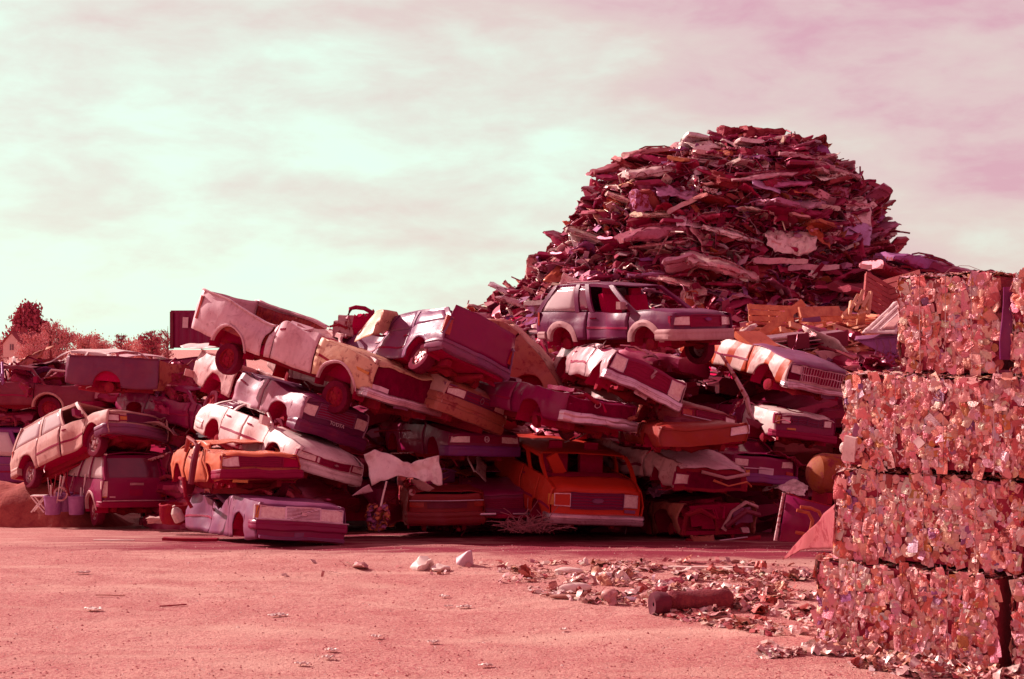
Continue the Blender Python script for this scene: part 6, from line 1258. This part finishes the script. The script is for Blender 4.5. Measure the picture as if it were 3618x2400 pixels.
root = empty('folding_stool', at('R1', 240, 1410, 33.6)); tag(root, 'small white folding stool beside the violet buckets', 'stool')
obj('seat', MB().box((0, 0, .38), (.34, .26, .03), None, 3), WHITE2, root)
for a, b in (((-.15, -.1, 0), (.15, -.1, .37)), ((.15, -.1, 0), (-.15, -.1, .37)), ((-.15, .1, 0), (.15, .1, .37)), ((.15, .1, 0), (-.15, .1, .37))): obj('leg', MB().tube([a, b], .018, 6), WHITE2, root)
mb = MB(); rows = []
for v in lin(0, 1, 20): rows.append([Vector((x, 33.9 + 2.6 * v, -1.35 + math.sin(math.pi * min(1, v * .9)) * (1.15 + .25 * noise.noise(Vector((x * 1.3, v * 3, 1)))) * min(1, max(0, (-9.6 - x) / 1.5)) * min(1, (x + 16) / .8))) for x in lin(-16, -9.6, 40)])
tag(obj('dirt_heap', mb.grid(rows), simple('rusty_soil', (.44, .10, .075), .95, 0, .4, 4, (.30, .04, .04), .8), fn=lambda p: p + noise.noise_vector(p * 3) * .05), 'heap of rust brown soil under the tail of the beige minivan', 'dirt heap')
o = obj('wire_basket', MB().lathe([(.26, 0), (.30, .15), (.33, .40), (.30, .42), (.27, .16), (.001, .03)], (0, 0, 0), 'Z', 14), RUSTY, fn=lambda p: crumple(p, .04, 5, Vector((1, 2, 2)))); o.location = at('R1', 1075, 1480, 30.5); tag(o, 'rusty dented basket left of the mauve sedan tail', 'basket')
o = obj('stone_slab', scrap_block(4), simple('pale_stone', (.66, .38, .34), .9, 0, .2, 6)); o.scale = (.6, .5, .25); o.location = at('R1', 985, 1462, 31.5); tag(o, 'pale flat stone lying behind the dark wagon bumper', 'stone')
o = obj('white_jug', MB().lathe([(.001, 0), (.10, 0), (.11, .03), (.11, .2), (.06, .28), (.03, .30), (.03, .34), (.001, .34)], (0, 0, 0), 'Z', 16), simple('white_jug_plastic', (.84, .66, .58), .45)); o.location = at('R3', 100, 1270, 28.3); o.rotation_euler = (.2, -.35, 0); tag(o, 'white jug standing against the crumpled tail of the mauve sedan', 'jug')
root = empty('steel_container', at('R1', 1060, 400, 40.5), (0, 0, -.12)); tag(root, 'dark ribbed steel container end rising behind the white pickup bed', 'container')
obj('wall', MB().grid([[(x, -.03 if int(i / 2) % 2 else 0, z) for i, x in enumerate(lin(0, 2.3, 40))] for z in lin(0, 1.0, 4)]), NIGHT, root, .02, False); obj('side_wall', MB().grid([[(0, y, z) for y in lin(0, 1.8, 6)] for z in lin(0, 1.0, 3)]), NIGHT, root, .02)
obj('top_rail', MB().box((1.15, .9, 1.03), (2.36, 1.86, .07), None, 2), NIGHT, root); obj('corner_post', MB().box((.0, -.02, .5), (.09, .09, 1.06)), MAROON, root); obj('white_plate', MB().box((.42, -.08, .72), (.16, .02, .3), (0, .05, 0), 3), WHITE2, root)
sheet('roof_sheet', 'whitish flattened roof skin sticking out above the pale compact pickup', 'roof skin', [at('R2', 110, 720, 31.0), at('R2', 480, 690, 30.4)], [at('R2', 130, 755, 30.6), at('R2', 500, 740, 30.0)], WHITE2, .05, 1.5, 15, 16, 5)
rnd = random.Random(55)
for i in range(60):
    u, v = rnd.uniform(-10, 420), rnd.uniform(500, 690); y = 39.5 - (v - 500) / 190 * 2.0
    if rnd.random() < .55: u, v, y = rnd.uniform(980, 1200), rnd.uniform(540, 1100), 33.5 + rnd.uniform(0, 2.5)
    kind = rnd.choice(('sheet_scrap', 'door_scrap', 'bent_pipe', 'bumper', 'hood_scrap', 'scrap_block', 'engine_block')); cn, c_ = rnd.choices(TINTS, TW)[0]
    scrap(kind, i, at('R1', u, v, y), (rnd.gauss(0, .5), rnd.gauss(0, .4), rnd.uniform(0, 6.3)), rnd.uniform(.55, .9), c_, '%s %s wedged in the wrecks of the left stack' % (cn, kind.replace('_', ' ')), '%s %ss in the left stack' % (cn, kind.replace('_', ' ')))
for i in range(26):
    u, v = rnd.uniform(-20, 1100), rnd.uniform(560, 1000); y = 38.5 + rnd.uniform(0, 3); cn, c_ = rnd.choice(TINTS[:6])
    scrap('flattened_car', i, at('R1', u, v + 60, y), (rnd.gauss(0, .12), rnd.gauss(0, .12), rnd.uniform(-.8, .6)), rnd.uniform(.9, 1.15), c_, '%s flattened car in the back row of the left yard' % cn, '%s flattened cars in the left back row' % cn)

# ------------------------------------------------------------------ trees and house beyond the yard
def leaf_mat(n, a, b): return simple(n, a, .8, 0, .3, .9, b, .1, .2)
L_DARK = leaf_mat('wine_foliage', (.42, .06, .11), (.52, .11, .14)); L_MID = leaf_mat('rose_foliage', (.68, .26, .27), (.74, .34, .31)); L_PALE = leaf_mat('pale_foliage', (.76, .38, .34), (.70, .28, .27)); BARK = simple('bark', (.26, .04, .05), .9, 0, .3, 3)
def tree(name, label, px, toppy, wpx, y, kind, seed, mat, group='trees beyond the yard'):
    r = random.Random(seed); base = Vector(((px - 1809) * y / 5025, y, -1.33)); H = 3.2 + (1224 - toppy) * y / 5025 + 1.33; W = wpx * y / 5025
    root = empty(name, base); tag(root, label, 'tree', group)
    mb = MB(); mb.tube([(0, 0, 0), (.1, 0, H * .3), (0, .1, H * .6), (.05, 0, H * .93)], [H * .03, H * .022, H * .014, .03], 7)
    tips = []
    for i in range(34 if kind != 'cone' else 26):
        h = H * r.uniform(.25, .97 if kind == 'cone' else .9); a = r.uniform(0, 6.3)
        reach = {'cone': W * .5 * (1.05 - h / H) * 1.5, 'round': W * .5 * math.sqrt(max(.05, 1 - ((h / H - .62) / .42) ** 2)), 'flat': W * .5 * r.uniform(.5, 1), 'bare': W * .5 * r.uniform(.5, 1)}[kind]; reach = min(reach, W * .5) * r.uniform(.6, 1)
        p0 = Vector((0, 0, h * .85)); p2 = Vector((math.cos(a) * reach, math.sin(a) * reach, h + reach * (.35 if kind != 'flat' else .05))); p1 = p0.lerp(p2, .5) + Vector((0, 0, reach * .12))
        mb.tube([p0, p1, p2], [H * .010, H * .007, H * .003], 5); tips.append((p0, p1, p2))
        if kind in ('bare', 'flat'):
            for k in range(4): q = p1.lerp(p2, r.random()); mb.tube([q, q + Vector((r.gauss(0, .5), r.gauss(0, .5), r.uniform(.3, 1.0))) * W * .13], H * .003, 4)
    obj('trunk', mb, BARK, root)
    mb = MB(); n = {'cone': 7500, 'round': 3600, 'flat': 1500, 'bare': 1500}[kind]
    for i in range(n):
        p0, p1, p2 = r.choice(tips); p = p0.lerp(p2, r.uniform(.3, 1.05)) if kind != 'flat' else p1.lerp(p2, r.uniform(.2, 1.1)); sp = W * (.085 if kind in ('cone', 'round') else .06)
        p = p + Vector((r.gauss(0, sp), r.gauss(0, sp), r.gauss(0, sp * (.8 if kind != 'flat' else .3)))); s_ = W * (r.uniform(.03, .055) if kind == 'cone' else r.uniform(.018, .042)); k = len(mb.v); e = Euler((r.uniform(0, 6), r.uniform(0, 6), r.uniform(0, 6))).to_matrix()
        mb.v += [tuple(p + e @ Vector(q) * s_) for q in ((-1, 0, 0), (0, -.6, .2), (1, 0, 0), (0, .6, .2))]; mb.f.append((k, k + 1, k + 2, k + 3))
    obj('crown', mb, mat, root, smooth=False); return root
TG = 'trees beyond the yard'
tree('conifer_tree', 'dense dark pointed evergreen rising behind the white gabled house', 100, 1084, 170, 250, 'cone', 1, L_DARK)
tree('bare_tree', 'pale rose thin crowned tree right of the dark evergreen', 178, 1128, 120, 240, 'bare', 2, L_MID); tree('round_tree', 'rose round crowned tree below the bare twigs beside the evergreen', 205, 1160, 120, 245, 'round', 3, L_MID)
tree('round_tree', 'low rose tree in front of the dark evergreen', 120, 1178, 120, 225, 'round', 4, L_MID)
tree('round_tree', 'pale broad tree in the middle of the far tree line', 300, 1186, 120, 260, 'round', 5, L_PALE); tree('round_tree', 'low pale tree left of the layered pine', 360, 1200, 90, 255, 'round', 6, L_PALE)
tree('pine_tree', 'small layered pine standing alone on the skyline', 428, 1166, 70, 240, 'flat', 7, L_DARK); tree('pine_tree', 'broad flat topped dark tree left of the steel container', 535, 1158, 110, 250, 'flat', 8, L_DARK)
tree('round_tree', 'pale bush below the broad flat topped tree', 520, 1192, 130, 270, 'round', 9, L_PALE); tree('bare_tree', 'thin twiggy tree close to the steel container edge', 592, 1140, 60, 250, 'bare', 10, L_MID); tree('round_tree', 'pale tree at the skyline between layered pine and flat topped tree', 455, 1205, 110, 280, 'round', 11, L_PALE); tree('round_tree', 'pink tree at the left frame edge behind the house', -10, 1200, 110, 300, 'round', 12, L_MID)
root = empty('house', at('S', 42, 1262, 230), (0, 0, R(-25))); tag(root, 'small white gabled house with two chimneys below the dark evergreen', 'house')
HW = simple('house_wall', (.78, .52, .46), .9, 0, .1, 2); HR = simple('house_roof', (.34, .06, .07), .9, 0, .2, 2)
mb = MB(); mb.poly([(-1.9, 0, 0), (1.9, 0, 0), (1.9, 0, 2.2), (0, 0, 3.9), (-1.9, 0, 2.2)]); mb.poly([(-1.9, 5, 0), (1.9, 5, 0), (1.9, 5, 2.2), (0, 5, 3.9), (-1.9, 5, 2.2)]); mb.poly([(-1.9, 0, 0), (-1.9, 5, 0), (-1.9, 5, 2.2), (-1.9, 0, 2.2)]); mb.poly([(1.9, 0, 0), (1.9, 5, 0), (1.9, 5, 2.2), (1.9, 0, 2.2)]); obj('wall', mb, HW, root, smooth=False)
rf = obj('roof', MB().grid([[(-2.15, y, 2.05), (0, y, 4.0), (2.15, y, 2.05)] for y in (-.25, 5.25)]), HR, root, .12, False)
for y in (1.2, 3.4): obj('chimney', MB().box((-.9, y, 4.0), (.45, .5, 1.5)), HR, rf, smooth=False)
wn = obj('window', MB().box((0, -.03, 1.6), (.8, .06, 1.0)), DGLASS, root, smooth=False); obj('window_frame', MB().box((0, -.05, 1.6), (.06, .06, 1.0)).box((0, -.05, 2.14), (.95, .08, .08)).box((0, -.05, 1.06), (.95, .08, .08)), HW, wn, smooth=False)
for k_, (x, y, z) in enumerate(((-7.4, 33.2, -.95), (-7.2, 33.4, -.55), (-7.5, 33.6, -.15), (-7.3, 33.8, .3), (-6.6, 32.6, -.9), (-6.5, 32.8, -.5), (-8.3, 36.4, -1.0), (-8.2, 36.6, -.6))):
    scrap('flattened_car', k_, (x, y, z), (.08, .05, -.8 + .15 * (k_ % 3)), 1.0, TINTS[k_ % 3][1], 'dark flattened car between the boxy wagon and the mauve sedan stack', 'dark flattened cars between wagon and mauve sedan')
rnd = random.Random(404)
for i in range(110):
    kind = rnd.choice(('sheet_scrap', 'bent_pipe', 'bent_pipe', 'bumper', 'door_scrap', 'engine_block', 'sheet_scrap')); x, y = rnd.uniform(-3.2, 5.6), rnd.uniform(28.3, 31.0); z = rnd.uniform(-.5, 2.3); cn, c_ = rnd.choices(TINTS, TW)[0]
    scrap(kind, i, (x, y, z), (rnd.gauss(0, .5), rnd.gauss(0, .45), rnd.uniform(0, 6.3)), rnd.uniform(.3, .6), c_, '%s torn %s squeezed between the layers of the centre stacks' % (cn, kind.replace('_', ' ')), '%s torn %ss in the centre stacks' % (cn, kind.replace('_', ' ')))
rnd = random.Random(505)
for i in range(120):
    x, y = spill_pt(rnd); kind = rnd.choice(('scrap_block', 'sheet_scrap', 'sheet_scrap', 'bumper', 'bent_pipe')); cn, c_ = rnd.choice((('pale', (.80, .56, .48)), ('rose', (.62, .28, .25)), ('dark red', (.34, .04, .06)), ('whitish', (.86, .68, .60)), ('rust', (.42, .12, .08))))
    k = rnd.uniform(.08, .26) if kind != 'bumper' else rnd.uniform(.08, .2)
    scrap(kind, i, (x, y, ground_z(x, y) + .14 * k + .01), (rnd.gauss(0, .3), rnd.gauss(0, .25), rnd.uniform(0, 6.3)), (k, k, k * .7), c_, '%s chunk of %s half buried in the rubble before the can bales' % (cn, {'scrap_block': 'crumpled tin', 'sheet_scrap': 'bent sheet', 'bumper': 'strip metal', 'bent_pipe': 'thin pipe'}[kind]), '%s %s chunks in the rubble' % (cn, kind.replace('_', ' ')))
rnd = random.Random(606)
for i in range(70):
    kind = rnd.choice(('hood_scrap', 'scrap_block', 'door_scrap', 'bumper', 'engine_block')); x, y = rnd.uniform(6.6, 15.0), rnd.uniform(31.0, 34.5); z = rnd.uniform(-1.0, 2.6) if y < 32.4 else rnd.uniform(2.2, 3.3); cn, c_ = rnd.choices(TINTS, TW)[0]
    scrap(kind, i, (x, y, z), (rnd.gauss(.3, .5), rnd.gauss(0, .4), rnd.uniform(0, 6.3)), rnd.uniform(.7, 1.2), c_, '%s %s on the scrap ridge behind the can bales' % (cn, kind.replace('_', ' ')), '%s %ss on the ridge behind the bales' % (cn, kind.replace('_', ' ')))
